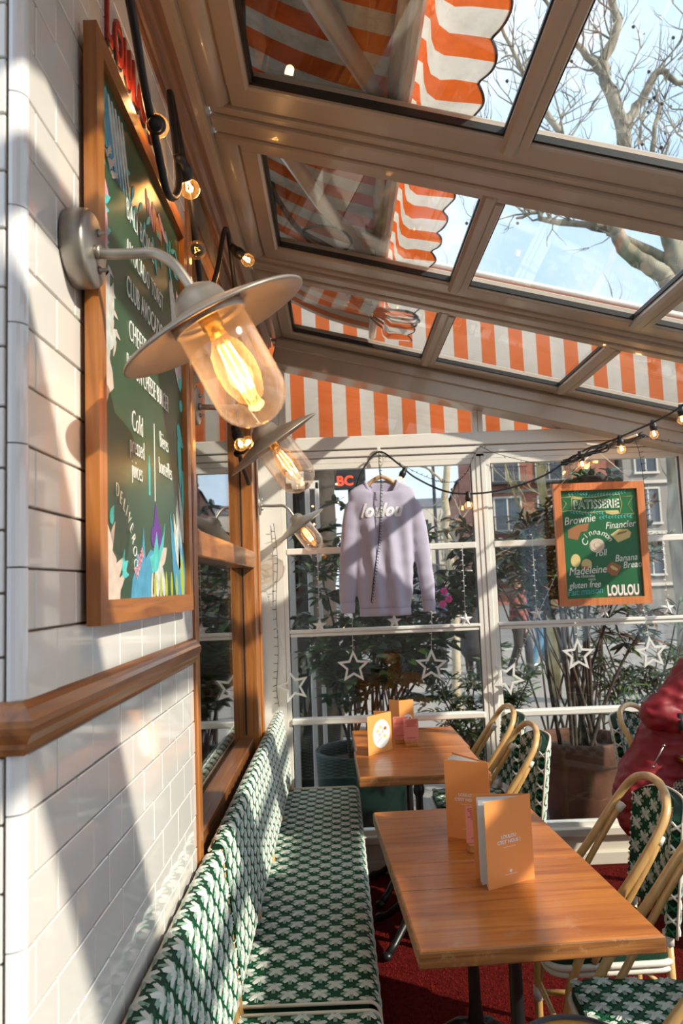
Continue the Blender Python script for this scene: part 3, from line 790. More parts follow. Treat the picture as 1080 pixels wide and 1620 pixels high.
table(.378, 2.484, .052, 'honey wood bistro table behind the nearest one, carrying the two large orange menus')
table(.325, 3.455, .02, 'glossy honey wood bistro table in the rear pair, the nearer, with one orange menu')
table(.325, 3.962, .02, 'glossy honey wood bistro table against the far glazed wall, pink cards on it')

# ------------------------------------------------------------------ BISTRO CHAIRS (front faces local -x)
def chair(loc, rz, label):
    t = thing('bistro_chair', label, 'chair', loc, rz, 'rattan bistro chairs')
    hw, z0 = .185, .455
    # seat outline: rounded front, slightly narrower back
    def outline(k=0):
        pts = []
        for x, y, r in ((-.20, -hw, .07), (.17, -hw * .88, .05), (.17, hw * .88, .05), (-.20, hw, .07)):
            pts.append((x, y, r))
        out = []
        n = len(pts)
        for i in range(n):
            p0, p1, p2 = V(pts[i - 1][:2]), V(pts[i][:2]), V(pts[(i + 1) % n][:2]); r = pts[i][2]
            a = p1 + (p0 - p1).normalized() * r; b = p1 + (p2 - p1).normalized() * r
            for q in range(6):
                s = q / 5; out.append(((1 - s) ** 2) * a + 2 * s * (1 - s) * p1 + s * s * b)
        return out
    ol = outline(); n = len(ol)
    prof = [(1.0, -.035), (1.0, -.012), (.985, -.003), (.95, .001)]
    rows_ = [[V((p.x * s, p.y * s, z0 + z_)) for p in ol] for s, z_ in prof]
    m_ = MB().grid(rows_, close_u=True); m_.add(rows_[-1], [tuple(range(n))]).add(rows_[0], [tuple(range(n))[::-1]])
    so = m_.build('seat', 'wgreen', t)
    weave(lambda u, v: (V((-.20 + u, -hw + v, z0 + .0015)), V((1, 0, 0)), V((0, 1, 0)), V((0, 0, 1))), .355, 2 * hw, .083, ['wwhite', 'wmint'], ['wcord'], 's', so, ok=lambda u, v: abs(v - hw) < hw * (1 - .12 * u / .36) - .004 - max(0, .05 - u) ** 2 * 12)
    fr_ = MB()
    for k in range(0, 20):                          # strands folded over the front edge
        p = ol[(k + n - 6) % n] if k < 12 else ol[k - 12]
    fr_.tube([V((p.x * 1.01, p.y * 1.01, z0 - .036)) for p in ol], .010, 8, closed=True)
    fr_.tube([V((p.x * .99, p.y * .99, z0 - .056)) for p in ol], .009, 8, closed=True)
    fr_.build('seat_ring', 'wrap', t)
    # curved woven back
    def back(v, u):
        s = (v / .32) * 2 - 1; y = s * .160; x = .195 - .045 * s * s + u * .13
        A = V((-.09 * s, .160, 0)).normalized(); B = V((.13, 0, 1)).normalized(); N = B.cross(A) * -1
        return V((x, y, .49 + u)), A, B, -N if N.x > 0 else N
    bh = .365
    def htop(s): return bh - .10 * max(0, abs(s) - .45) ** 1.6
    okb = lambda v, u: u < htop((v / .32) * 2 - 1) - .004
    for side, off in (('front', 0), ):
        rws, rwb = [], []
        for j in range(9):
            ra_, rb_ = [], []
            for i in range(15):
                s = -1 + 2 * i / 14; u = htop(s) * j / 8
                P, A, B, N = back((s + 1) * .16, u); ra_.append(P); rb_.append(P - N * .030)
            rws.append(ra_); rwb.append(rb_[::-1])
        full = [a + b for a, b in zip(rws, rwb)]
        m_ = MB().grid(full, close_u=True); k_ = len(full[0])
        m_.add(full[-1], [tuple(range(k_))]).add(full[0], [tuple(range(k_))[::-1]])
        bo = m_.build('backrest', 'wgreen', t)
    weave(back, .32, bh, .074, ['wwhite', 'wmint'], ['wcord'], 'b', bo, ok=okb)
    def rear(v, u):
        P, A, B, N = back(v, u); return P - N * .031, A, B, -N
    weave(rear, .32, bh, .074, ['wwhite', 'wmint'], ['wcord'], 'b', bo, ok=okb)
    ed = MB(); bind = MB()
    for s in (-1, 1):
        pts = []
        for j in range(9):
            P, A, B, N = back((s + 1) * .16, htop(s) * j / 8); pts.append(P - N * .030 + A * s * .004)
        ed.tube(pts, .0045, 6)
        for j in range(10):
            P, A, B, N = back((s + 1) * .16, htop(s) * (j + .5) / 10); c = P - N * .015 + A * s * .002
            for q in (1, -1):
                bind.tube([c + N * .016 - B * .012 * q, c + A * s * .004, c - N * .016 + B * .012 * q], .0042, 5, j % 2)
    pts = [back((s + 1) * .16, htop(s))[0] - back((s + 1) * .16, .3)[3] * .030 + V((0, 0, .002)) for s in [-1 + k / 8 for k in range(17)]]
    ed.tube(pts, .0045, 6)
    ed.build('edge_piping', 'cream_cord', bo, kind='stuff'); bind.build('edge_binding', ['wcord', 'wwhite'], bo, kind='stuff')
    # bent cane hoop forming back and arms, doubled by an inner cane
    H1 = spline([(-.165, -.178, .03), (-.155, -.182, .30), (-.10, -.186, .47), (.035, -.188, .64), (.150, -.180, .80), (.190, -.135, .865), (.205, -.06, .890), (.207, 0, .895), (.205, .06, .890), (.190, .135, .865), (.150, .180, .80), (.035, .188, .64), (-.10, .186, .47), (-.155, .182, .30), (-.165, .178, .03)], 6)
    MB().tube(H1, .0135, 10).build('hoop', 'rattan', t)
    for s in (-1, 1):
        H2 = spline([(-.07, s * .176, .43), (.03, s * .180, .585), (.115, s * .178, .715), (.155, s * .165, .775)], 6)
        o = MB().tube(H2, .011, 8).build('inner_cane', 'rattan', t)
        MB().tube([H2[-4], H2[-1]], .0135, 8).build('wrap', 'wrap', o)
        MB().tube([(.165, s * .15, .0), (.160, s * .15, .30), (.160, s * .145, .50)], .0135, 10).build('leg', 'rattan', t)
        MB().tube([(.160, s * .147, .46), (.162, s * .146, .50)], .0165, 10).build('wrap', 'wrap', t); MB().tube([(-.164, s * .178, .15), (-.163, s * .178, .19)], .0165, 10).build('wrap', 'wrap', t)
        MB().tube([(-.163, s * .178, .17), (.163, s * .15, .17)], .010, 8).tube([(-.16, s * .178, .19), (-.12, s * .17, .34), (-.05, s * .165, .42)], .008, 8).tube([(.16, s * .15, .22), (.12, s * .155, .36), (.05, s * .16, .42)], .008, 8).build('side_stretcher', 'rattan', t)
    MB().tube([(-.163, -.178, .21), (-.163, .178, .21)], .010, 8).tube([(.162, -.15, .21), (.162, .15, .21)], .010, 8).tube([(-.12, 0, .17), (.12, 0, .17)], .006, 6).build('cross_stretcher', 'rattan', t)
    return t
c0 = chair((.775, 2.475, 0), -.03, 'rattan bistro chair with green and white woven back beside the two large menus')
def chair_at(x, y, rz, label):
    c = copy_tree(c0); c.location = (x, y, 0); c.rotation_euler = (0, 0, rz); c['label'] = label; return c
chair_at(.775, 1.985, -.05, 'nearest rattan bistro chair, its green and white seat at the lower right corner')
chair_at(.635, 3.44, .0, 'rattan bistro chair at the nearer rear table, in front of the terracotta pot')
chair_at(.650, 3.93, .0, 'rattan bistro chair farthest back, beside the table against the glazed wall')
chair_at(1.57, 3.70, pi - .70, 'rattan bistro chair under the person in the red coat, its hoop behind the sleeve')

# ------------------------------------------------------------------ WALL LAMPS
def wall_lamp(loc, tilt, ext, label, hot):
    t = thing('wall_lamp', label, 'lamp', loc, 0, 'swan-neck wall lamps')
    toX = frame((0, 0, 0), (0, 1, 0), (0, 0, 1))        # lathe axis -> +x
    MB().lathe([(.0, .0), (.0555, .0), (.0575, .004), (.0575, .028), (.055, .033), (.050, .035), (0, .035)], 32, M=toX).build('wall_plate', 'steel', t)
    for y, z_ in ((.012, .030), (.016, -.026)):
        MB().lathe([(0, .034), (.006, .034), (.006, .038), (.003, .040), (.003, .046), (0, .047)], 10, M=toX).build('screw', 'steel', t, (0, y, z_))
    b = .035
    arm = spline([(b - .004, 0, -.005), (b + ext + .02, 0, -.009), (b + ext + .055, 0, -.0095), (b + ext + .088, 0, -.0105), (b + ext + .113, 0, -.026), (b + ext + .131, 0, -.050), (b + ext + .145, 0, -.074)], 6)
    MB().tube(arm, .0078, 12).tube([(b - .001, 0, -.005), (b + .008, 0, -.005)], .0105, 12).build('swan_neck', 'steel', t)
    ax = V((sin(tilt), .17, -cos(tilt))).normalized(); o = V((b + ext + .142, 0, -.068))
    q_ = (V((0, 1, 0)) - ax * ax.y).normalized(); T = frame(o, q_, ax.cross(q_))      # local z = r x u
    if (T.to_3x3() @ V((0, 0, 1))).dot(ax) < 0: T = frame(o, q_, -(ax.cross(q_)))
    R = .148
    prof = [(.004, -.006), (.014, -.005), (.030, .003), (.038, .014), (.041, .027), (.052, .033), (.085, .042), (.12, .052), (R - .004, .060), (R, .063), (R, .0655), (R - .004, .066), (.12, .0565), (.085, .0465), (.05, .037), (.001, .035)]
    MB().lathe(prof, 48, M=T).build('shade', 'steelin', t)
    MB().lathe([(.040, .036), (.057, .036), (.058, .048), (.058, .054), (.054, .055), (.052, .048)], 36, M=T).build('collar', 'steel', t)
    L = .222
    pj = [(.054, .048), (.0545, .07), (.055, .10), (.0555, .14), (.0555, L - .052)] + [(.0555 * cos(a), L - .052 + .052 * sin(a)) for a in [pi / 2 * k / 8 for k in range(1, 9)]]
    pj[-1] = (.0004, L)
    MB().lathe(pj, 36, M=T).lathe([(r - .0022, z_ - .0012) for r, z_ in pj[:-1]] + [(.0003, L - .0026)], 36, M=T).build('glass_jar', 'jar', t)
    bu = MB().lathe([(.0135, .072), (.0145, .082), (.026, .100), (.031, .125), (.030, .150), (.021, .176), (.008, .188), (.0003, .190)], 24, M=T).build('bulb', 'bulbglass', t)
    MB().lathe([(0, .034), (.016, .034), (.0165, .062), (.0135, .064), (.0135, .076), (0, .078)], 16, M=T).build('socket', 'brass', bu)
    fl = MB()
    for k in range(6):
        a = 2 * pi * k / 6; pts = [T @ V((.010 * cos(a), .010 * sin(a), .092)), T @ V((.014 * cos(a), .014 * sin(a), .13)), T @ V((.010 * cos(a + .5), .010 * sin(a + .5), .165))]
        fl.tube(pts, .0011 if hot else .0009, 5)
    fl.build('filament', 'filament_hot' if hot else 'filament_mid', bu)
    fs = MB().tube([T @ V((0, 0, .075)), T @ V((0, 0, .16))], .0016, 6).build('stem', 'bulbglass', bu)
    ld = bpy.data.lights.new('lamp_glow', 'POINT'); ld.energy = .6 if hot else .1; ld.color = (1, .55, .24); ld.shadow_soft_size = .02
    lo = bpy.data.objects.new('lamp_glow', ld); COL.objects.link(lo); lo.parent = t; lo.location = T @ V((0, 0, .13))
    return t
wall_lamp((XW + .001, 1.075, 2.057), radians(27), 0, 'large near swan-neck wall lamp with brightly glowing bulb, mounted left of the menu chalkboard', True)
wall_lamp((-.409, 2.10, 2.070), radians(35), .028, 'second swan-neck wall lamp, hanging just below and behind the big glowing one', False)
wall_lamp((-.431, 4.02, 1.990), radians(35.5), .03, 'smallest and farthest swan-neck wall lamp beside the left edge of the glazed wall', False)

# ------------------------------------------------------------------ MENU CHALKBOARD ON THE TILES
BX = -.357
def onboard(y, z, rot=0):
    return Matrix.Translation((BX + .0012, y, z)) @ frame((0, 0, 0), (0, 1, 0), (0, 0, 1)) @ Matrix.Rotation(rot, 4, 'Z')
def chalkboard():
    t = thing('menu_chalkboard', 'tall oak framed green chalkboard menu with painted plants hanging on the white tiles', 'chalkboard')
    y0, y1, z0, z1 = 1.106, 1.812, 1.503, 2.445; w = .037; xb, xf = -.366, -.345
    for nm, poly, ax in (('stile', [(y0, z0), (y0 + w, z0 + w), (y0 + w, z1 - w), (y0, z1)], 'oak'), ('stile', [(y1, z0), (y1, z1), (y1 - w, z1 - w), (y1 - w, z0 + w)], 'oak'),
                         ('frame_rail', [(y0, z0), (y1, z0), (y1 - w, z0 + w), (y0 + w, z0 + w)], 'oaky'), ('frame_rail', [(y0, z1), (y0 + w, z1 - w), (y1 - w, z1 - w), (y1, z1)], 'oaky')):
        MB().prism(poly, xb, xf, M=frame((0, 0, 0), (0, 1, 0), (0, 0, 1))).build(nm, ax, t)
    MB().box((xb + .001, y0 + .03, z0 + .03), (BX, y1 - .03, z1 - .03)).build('board', 'board', t)
    def T(txt, y, z, size, name='lettering', rot=0, **k): text(txt, size, onboard(y, z, rot), k.pop('m', 'chalk'), t, extrude=.0005, **dict(dict(bold=-.0007, space=1.08), **k))
    T('BALI BOWL', 1.305, 2.224, .057, sx=.66)
    T('AVOCADO TOAST', 1.302, 2.150, .053, sx=.60)
    T('CLUB AVOCADO', 1.300, 2.078, .056, sx=.61, bold=.0002)
    T('CHEESE', 1.313, 2.000, .057, sx=.60); T('BACON CHEESE BURGER', 1.296, 1.936, .052, sx=.53)
    T('Cold', 1.325, 1.838, .056, sx=.66); T('pressed', 1.310, 1.796, .050, sx=.60); T('juices', 1.322, 1.752, .050, sx=.60)
    T('Bi\u00e8res', 1.535, 1.846, .050, sx=.60); T('bouteilles', 1.525, 1.790, .050, sx=.58)
    dl = [('D', 1.222, 1.708, -.12), ('E', 1.243, 1.699, -.35), ('L', 1.262, 1.690, -.5), ('I', 1.278, 1.682, -.6), ('V', 1.288, 1.674, -.8), ('E', 1.303, 1.660, -.95), ('R', 1.314, 1.645, -1.1), ('O', 1.322, 1.628, -1.25), ('O', 1.328, 1.608, -1.4)]
    for ch, y, z_, r in dl: T(ch, y, z_, .034, rot=r, sx=.75)
    T('loulou', 1.345, 1.572, .036, rot=.75, sx=.7, m='pink', bold=.001)
    MB().box((BX, 1.492, 1.728), (BX + .001, 1.495, 1.885)).build('divider_line', 'chalk', t)
    # painted decoration: leaves, petals, figures as flat brushwork
    P = frame((BX + .0006, 0, 0), (0, 1, 0), (0, 0, 1))
    def brush(shapes, m, name, lift=0):
        for i, s in enumerate(shapes):
            MB().prism(s, -.0004, .0002 + lift + i * .00003, M=P).build(name, m, t)
    def blade(y, z, a, l, w, bend=0, n=5):
        out, inn = [], []
        for i in range(n + 1):
            s = i / n; aa = a + bend * s; cy, cz = y + l * s * cos(a + bend * s / 2), z + l * s * sin(a + bend * s / 2); ww = w * sin(pi * (.12 + .88 * s) ** .8) * .5
            out.append((cy + ww * sin(aa), cz - ww * cos(aa))); inn.append((cy - ww * sin(aa), cz + ww * cos(aa)))
        return out + inn[::-1]
    def blob(y, z, ry, rz_, wob=.15, n=14, seed=0):
        r_ = random.Random(seed); return [(y + ry * cos(2 * pi * i / n) * (1 + r_.uniform(-wob, wob)), z + rz_ * sin(2 * pi * i / n) * (1 + r_.uniform(-wob, wob))) for i in range(n)]
    L_, R_, B_, T_ = y0 + w, y1 - w, z0 + w, z1 - w
    rr = random.Random(11)
    # lower left pale figure with teal hands
    brush([[(L_, B_), (L_ + .10, B_), (L_ + .105, B_ + .03), (L_ + .080, B_ + .05), (L_ + .082, B_ + .065), (L_ + .055, B_ + .08), (L_ + .055, B_ + .10), (L_ + .03, B_ + .125), (L_, B_ + .11)], blade(L_ + .04, B_ + .06, 1.2, .075, .022, -.3), blade(L_ + .05, B_ + .03, .3, .085, .028, .4), blade(L_ + .05, B_ + .005, .25, .10, .022, .4)], 'peach', 'painted_figure')
    brush([blade(L_ + .055, B_ + .12, 1.3, .035, .022, -.4), blade(L_ + .115, B_ + .045, .5, .04, .018), blade(L_ + .115, B_ + .045, 1.2, .04, .012), blade(L_ + .115, B_ + .04, .0, .04, .012), blade(L_ + .018, B_ + .10, 1.5, .07, .028, .2), blade(L_ + .008, B_ + .28, 1.4, .07, .016, .1)], 'teal', 'painted_leaves', .0001)
    # bottom teal and blue foliage
    brush([[(1.31, B_), (1.32, B_ + .03), (1.345, B_ + .055), (1.35, B_ + .09), (1.365, B_ + .06), (1.385, B_ + .075), (1.40, B_ + .13), (1.41, B_ + .07), (1.45, B_ + .09), (1.49, B_ + .085), (1.46, B_ + .05), (1.45, B_)]], 'blue', 'painted_leaves')
    brush([blade(1.47 + .03 * i, B_, 1.2 + .22 * i, .12 - .015 * i, .03, .1) for i in range(4)], 'palew', 'painted_petals', .0001)
    brush([blade(1.48 + .05 * i, B_, 1.57, .05, .02) for i in range(5)] + [blade(R_ - .03, B_, 1.7, .10, .04)], 'lime', 'painted_leaves', .0002)
    brush([blade(R_ - .09 + .022 * i, B_, 1.8 - .1 * i, .19 - .02 * i, .045, .2) for i in range(4)], 'blue', 'painted_leaves')
    # purple flower, teal bird, pale bottle
    brush([blob(1.50, 1.672, .022, .030, .1, seed=1), blade(1.497, 1.68, 1.57, .045, .022), blob(1.475, 1.655, .018, .022, .1, seed=2), blob(1.525, 1.655, .016, .03, .1, seed=3)], 'purple', 'painted_flower')
    brush([[(1.44, 1.615), (1.47, 1.622), (1.50, 1.668), (1.515, 1.63), (1.545, 1.655), (1.565, 1.672), (1.575, 1.69), (1.556, 1.64), (1.525, 1.612), (1.50, 1.59), (1.46, 1.585)]], 'teal', 'painted_bird', .0002)
    brush([blade(1.475, 1.595, -1.9, .075, .028), blade(1.53, 1.612, .3, .065, .035, .3)], 'peach', 'painted_bird', .0001)
    brush([[(1.443, 1.735), (1.455, 1.735), (1.457, 1.79), (1.451, 1.80), (1.451, 1.812), (1.446, 1.812), (1.446, 1.80), (1.441, 1.79)]], 'teal', 'painted_bottle')
    # left edge: big pale flower head with a face, blossoms, sprigs
    brush([blob(L_ + .015, 1.965, .045, .07, .25, 18, 5), blade(L_ + .02, 1.99, 1.3, .10, .05, -.3), blade(L_ + .03, 1.98, .8, .10, .05, .5), blade(L_ + .03, 1.95, .35, .08, .035, .4)], 'palew', 'painted_petals')
    brush([[(L_, 1.84), (L_ + .03, 1.845), (L_ + .05, 1.87), (L_ + .075, 1.885), (L_ + .07, 1.91), (L_ + .045, 1.94), (L_, 1.95)]], 'peach', 'painted_face', .0001)
    brush([blob(L_ + .006, 1.93, .022, .05, .1, seed=9), blade(L_ + .01, 2.19, -1.0, .09, .045, -.4), blade(L_ + .01, 2.22, -.3, .05, .03), blade(L_ + .005, 2.17, -1.4, .07, .03)], 'pink', 'painted_petals', .0002)
    sp = []
    for k in range(11): sp.append(blade(L_ + .03 + .006 * k, 2.13 - .016 * k, (-.2 if k % 2 else -2.0), .034, .010))
    for k in range(8): sp.append(blade(L_ + .035 + .006 * k, 2.28 - .004 * k, .3 + .3 * (k % 3), .045, .010))
    brush(sp, 'peach', 'painted_sprig')
    brush([blade(L_ + .012 * (k % 3), 2.04 + .018 * k, rr.uniform(-.6, 1.2), .05, .017) for k in range(9)] + [blade(L_ + .01 * (k % 4), 2.27 + .012 * k, rr.uniform(-1, 1.2), .045, .014) for k in range(8)], 'teal', 'painted_leaves')
    # top: blue feathers, teal sprigs, pink blossoms
    brush([blade(L_ + .01 + .018 * k, T_ - .01 - .006 * k, -1.2 + .02 * k, .16 - .008 * k, .03) for k in range(6)], 'blue', 'painted_feathers')
    brush([blade(L_ + .06 + .02 * k, T_ - .02, -1.2, .14, .016) for k in range(5)], 'palew', 'painted_feathers', .0002)
    brush([blade(1.30 + .02 * k, T_ - .10 - .03 * (k % 3), rr.uniform(-2.5, .5), .04, .014) for k in range(14)] + [blade(1.62 + .012 * k, T_ - .06 - .02 * (k % 4), rr.uniform(-2.5, .5), .045, .012) for k in range(9)], 'teal', 'painted_leaves', .0001)
    brush([blade(1.455 + .017 * k, T_ - .050 - .010 * (k % 3), -1.4 + .15 * k, .05, .018) for k in range(9)], 'pink', 'painted_petals', .0002)
    brush([blade(1.51 + .02 * k, T_ - .062, -1.3, .05, .018) for k in range(4)], 'orangel', 'painted_petals', .0003)
    # right edge: white birds and leaves
    brush([[(R_ - .12, 2.24), (R_ - .10, 2.27), (R_ - .06, 2.22), (R_ - .02, 2.10), (R_ - .03, 2.02), (R_ - .07, 2.05), (R_ - .09, 2.12)], blade(R_ - .04, 1.60, 1.9, .17, .05, -.2), blade(R_ - .06, 1.60, 2.1, .13, .04, -.2), blade(R_ - .02, 1.66, 1.7, .14, .035, .3)], 'palew', 'painted_bird')
    brush([blade(R_ - .06, 1.93, -.9, .08, .04, .6), blade(R_ - .05, 1.90, -1.3, .13, .04, -.4), blade(R_ - .01, 1.83, -1.6, .12, .03), blade(R_ - .03, 2.02, 1.2, .09, .04), blade(R_ - .03, 1.98, .3, .04, .03)], 'teal', 'painted_leaves', .0001)
    brush([blade(R_ - .02, 2.05 + .05 * k, 1.9, .06, .03) for k in range(4)], 'pink', 'painted_petals', .0002)
chalkboard()

def wall_letters():
    t = thing('wall_lettering', 'tall red raised letters on the white tiles above the chalkboard', 'sign')
    y = 1.245
    for ch, w in zip('LOULOU', (.048, .066, .062, .048, .066, .062)):
        me = text_mesh(ch, .118, frame((XW + .002, y, 2.530), (0, 1, 0), (0, 0, 1)), .004, .60, bold=.003); me.materials.clear(); me.materials.append(MAT['red']); me.name = 'letter'
        o = link('letter', me, t)
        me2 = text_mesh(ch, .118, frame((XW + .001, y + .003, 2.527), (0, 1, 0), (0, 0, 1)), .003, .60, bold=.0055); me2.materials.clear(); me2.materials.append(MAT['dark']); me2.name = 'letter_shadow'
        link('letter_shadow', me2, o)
        y += w
wall_letters()

# ------------------------------------------------------------------ FESTOON LIGHTS
def festoon_bulb(parent, p, d, on=True, r=.0225):
    p, d = V(p), V(d).normalized(); q = V((0, 0, 1)) if abs(d.z) < .9 else V((1, 0, 0)); r_ = d.cross(q).normalized()
    T = frame(p, r_, d.cross(r_))
    if (T.to_3x3() @ V((0, 0, 1))).dot(d) < 0: T = frame(p, r_, -(d.cross(r_)))
    s = MB().lathe([(0, -.012), (.012, -.012), (.014, .0), (.0145, .012), (.018, .016), (.0185, .026), (.0165, .044), (.0135, .046), (0, .046)], 16, M=T).build('socket', 'cable', parent)
    MB().lathe([(.012, .043)] + [(r * sin(a), .045 + r * .85 - r * cos(a)) for a in [.55 + (pi - .55) * k / 9 for k in range(9)]] + [(.0003, .045 + 1.85 * r)], 18, M=T).build('bulb', 'bulbglass', s)
    f = MB()
    for k in range(3): f.tube([T @ V((.004 * cos(2.1 * k), .004 * sin(2.1 * k), .048)), T @ V((.008 * cos(2.1 * k + 1), .008 * sin(2.1 * k + 1), .066)), T @ V((.003 * cos(2.1 * k + 2), .003 * sin(2.1 * k + 2), .070))], .0016 if on else .0008, 5)
    f.build('filament', 'filament' if on else 'filament_lo', s)
def festoon(label, path, bulbs, rad=.005, flat=None, glow=None):
    t = thing('festoon_lights', label, 'string lights')
    MB().tube(spline(path, 7), rad, 8).build('cable', 'cable', t)
    for b in bulbs: festoon_bulb(t, *b)
    if glow:
        for g_ in glow:
            ld = bpy.data.lights.new('bulb_glow', 'POINT'); ld.energy = g_[1]; ld.color = (1, .52, .2); ld.shadow_soft_size = .015
            lo = bpy.data.objects.new('bulb_glow', ld); COL.objects.link(lo); lo.parent = t; lo.location = g_[0]
    return t
fl_ = [(-.315, .95, 2.70), (-.315, 1.19, 2.547), (-.318, 1.30, 2.46), (-.318, 1.40, 2.40), (-.315, 1.455, 2.352), (-.312, 1.52, 2.375), (-.315, 1.58, 2.45), (-.335, 1.64, 2.58), (-.352, 1.68, 2.72), (-.325, 1.71, 2.54), (-.318, 1.75, 2.46), (-.318, 1.80, 2.38), (-.318, 1.90, 2.30), (-.33, 2.2, 2.50), (-.335, 2.45, 2.76), (-.33, 2.55, 2.70), (-.325, 2.70, 2.40), (-.33, 2.55, 2.08), (-.33, 2.9, 1.95)]
festoon('black festoon cable with glowing globe bulbs hung along the dark crown timber on the left', fl_,
        [((-.308, 1.335, 2.418), (-.12, .75, .42)), ((-.316, 1.60, 2.505), (.10, .32, -.35)), ((-.312, 1.80, 2.392), (.05, -.8, -.45), False), ((-.318, 2.50, 2.715), (.6, .25, -.45)), ((-.33, 2.54, 2.09), (.2, -.2, -.6)), ((-.33, 2.62, 2.06), (.5, .1, -.1)), ((-.33, 2.60, 2.02), (.3, -.3, .2))], .0080,
        glow=[((-.345, 1.37, 2.48), .5), ((-.285, 1.69, 2.47), .5), ((-.29, 2.46, 2.58), .4)])
fr_ = [(1.74, 3.2, 2.44), (1.70, 3.62, 2.345), (1.58, 3.9, 2.29), (1.47, 4.03, 2.255), (1.39, 4.06, 2.235), (1.28, 4.08, 2.175), (1.15, 4.10, 2.10), (.98, 4.12, 2.045), (.80, 4.13, 2.020), (.62, 4.13, 2.035), (.45, 4.13, 2.12), (.36, 4.13, 2.20), (.258, 4.165, 2.278), (.17, 4.14, 2.19), (.12, 4.13, 2.08)]
festoon('black festoon cable with globe bulbs swagged across the top of the glazed wall', fr_,
        [((1.70, 3.60, 2.345), (0, 0, -1)), ((1.645, 3.80, 2.315), (0, 0, -1)), ((1.535, 3.97, 2.272), (.05, 0, -1)), ((1.350, 4.07, 2.212), (.1, 0, -1)), ((.735, 4.13, 2.020), (0, 0, -1)), ((.392, 4.125, 2.165), (-.5, 0, -.9))], .0055,
        glow=[((1.53, 3.95, 2.20), .3)])
bk = MB()
rr = random.Random(4)
for k in range(7):
    pts = [V((1.25 + .07 * i + rr.uniform(-.02, .02), 4.07 - .012 * i + rr.uniform(-.02, .02), 2.165 + .021 * i + rr.uniform(-.018, .018))) for i in range(7)]
    bk.tube(spline(pts, 4), .004, 6)
tag(bk.build('cable_bundle', 'cable'), 'tangled bundle of black cables tied to the festoon above the pastry board', 'cable')
tag(MB().tube(spline([(1.62, 3.95, 2.28), (1.50, 4.10, 2.262), (1.40, 4.12, 2.27)], 6), .006).build('cable_tie', 'wrap'), 'pale tie strap holding the cable bundle above the pastry board', 'strap')

def led_string(label, path, step, rad=.0016, led=.012, side=None, seed=1, wire='cable'):
    """fine wire with little plastic leds sticking out of it"""
    t = thing('led_string', label, 'string lights', (0, 0, 0), 0, 'led fairy light strings')
    pts = spline(path, 10); MB().tube(pts, rad, 5).build('wire', wire, t)
    m_ = MB(); acc = 0; r_ = random.Random(seed)
    for a, b in zip(pts, pts[1:]):
        acc += (b - a).length
        if acc > step:
            acc = 0; d = V(side) if side else V((r_.uniform(-1, 1), r_.uniform(-.5, .2), r_.uniform(-1, 1)))
            d = (d + V((r_.uniform(-.3, .3), r_.uniform(-.3, .3), r_.uniform(-.3, .3)))).normalized()
            m_.tube([b, b + d * led], .0018, 5, 0).tube([b + d * led, b + d * (led + .005)], .0015, 5, 1)
    m_.build('led', [wire, 'led'], t, kind='stuff')
led_string('black led wire running down the white corner post beside the farthest wall lamp', [(-.345, 4.19, 1.90), (-.33, 4.185, 1.70), (-.345, 4.19, 1.45), (-.34, 4.185, 1.2), (-.355, 4.19, 1.0), (-.345, 4.19, .90)], .028, side=(-1, -.3, 0), led=.022)
led_string('black led wire dangling down in front of the lavender sweatshirt', [(.255, 4.15, 2.27), (.25, 4.10, 2.18), (.252, 4.04, 2.09), (.246, 4.02, 2.02), (.238, 4.015, 1.90), (.222, 4.015, 1.75), (.195, 4.015, 1.60), (.172, 4.02, 1.45)], .013, side=(.7, -.4, -.5), led=.016, rad=.0026)
led_string('black led wire swagged from the sweatshirt hook to the middle post', [(.26, 4.17, 2.275), (.36, 4.15, 2.21), (.50, 4.15, 2.13), (.62, 4.15, 2.09), (.72, 4.15, 2.12), (.80, 4.17, 2.26), (.84, 4.18, 2.29)], .022, led=.012, seed=3)
led_string('black led wire swagged from the middle post to the cable bundle', [(.83, 4.18, 2.29), (.90, 4.17, 2.25), (1.05, 4.16, 2.20), (1.2, 4.15, 2.17), (1.36, 4.13, 2.20)], .022, led=.014, seed=5)
led_string('black led wire hanging straight down to the right of the pastry board', [(1.66, 4.10, 2.30), (1.70, 4.13, 2.2), (1.715, 4.14, 2.0), (1.72, 4.15, 1.75)], .024, side=(1, -.3, .2), led=.022, seed=6)
led_string('black led wire swagged along the sloping roof edge at the far right', [(1.66, 4.08, 2.31), (1.8, 4.08, 2.27), (1.95, 4.08, 2.245), (2.2, 4.08, 2.26)], .022, led=.016, seed=8)

# ------------------------------------------------------------------ STARS IN THE WINDOW
def star_poly(R, r, rot=0): return [((R if k % 2 == 0 else r) * sin(rot + pi * k / 5), (R if k % 2 == 0 else r) * cos(rot + pi * k / 5)) for k in range(10)]
def hollow_star(x, z, R, label, top=1.76, tilt=0, y=4.155):
    t = thing('star_ornament', label, 'star', (x, y, z), 0, 'hollow star lights'); t.rotation_euler = (0, tilt, 0)
    o, i = star_poly(R, R * .46), star_poly(R * .70, R * .32)
    F = frame((0, 0, 0), (1, 0, 0), (0, 0, 1)); m_ = MB()
    for k in range(10):
        a, b, c, d = o[k], o[(k + 1) % 10], i[(k + 1) % 10], i[k]
        m_.prism([a, b, c, d], -.007, .007, M=F)
    m_.build('star_frame', 'star', t)
    h = top - z
    MB().tube([(0, 0, R), (.003, 0, R + h * .4), (0, .01, h)], .0013, 5).build('cord', 'star', t)
    ld = MB()
    for k in range(int(h / .03)): ld.tube([(0, 0, R + .02 + k * .03), ((.012 if k % 2 else -.012), -.004, R + .02 + k * .03)], .0022, 5)
    ld.build('cord_led', 'led', t, kind='stuff')
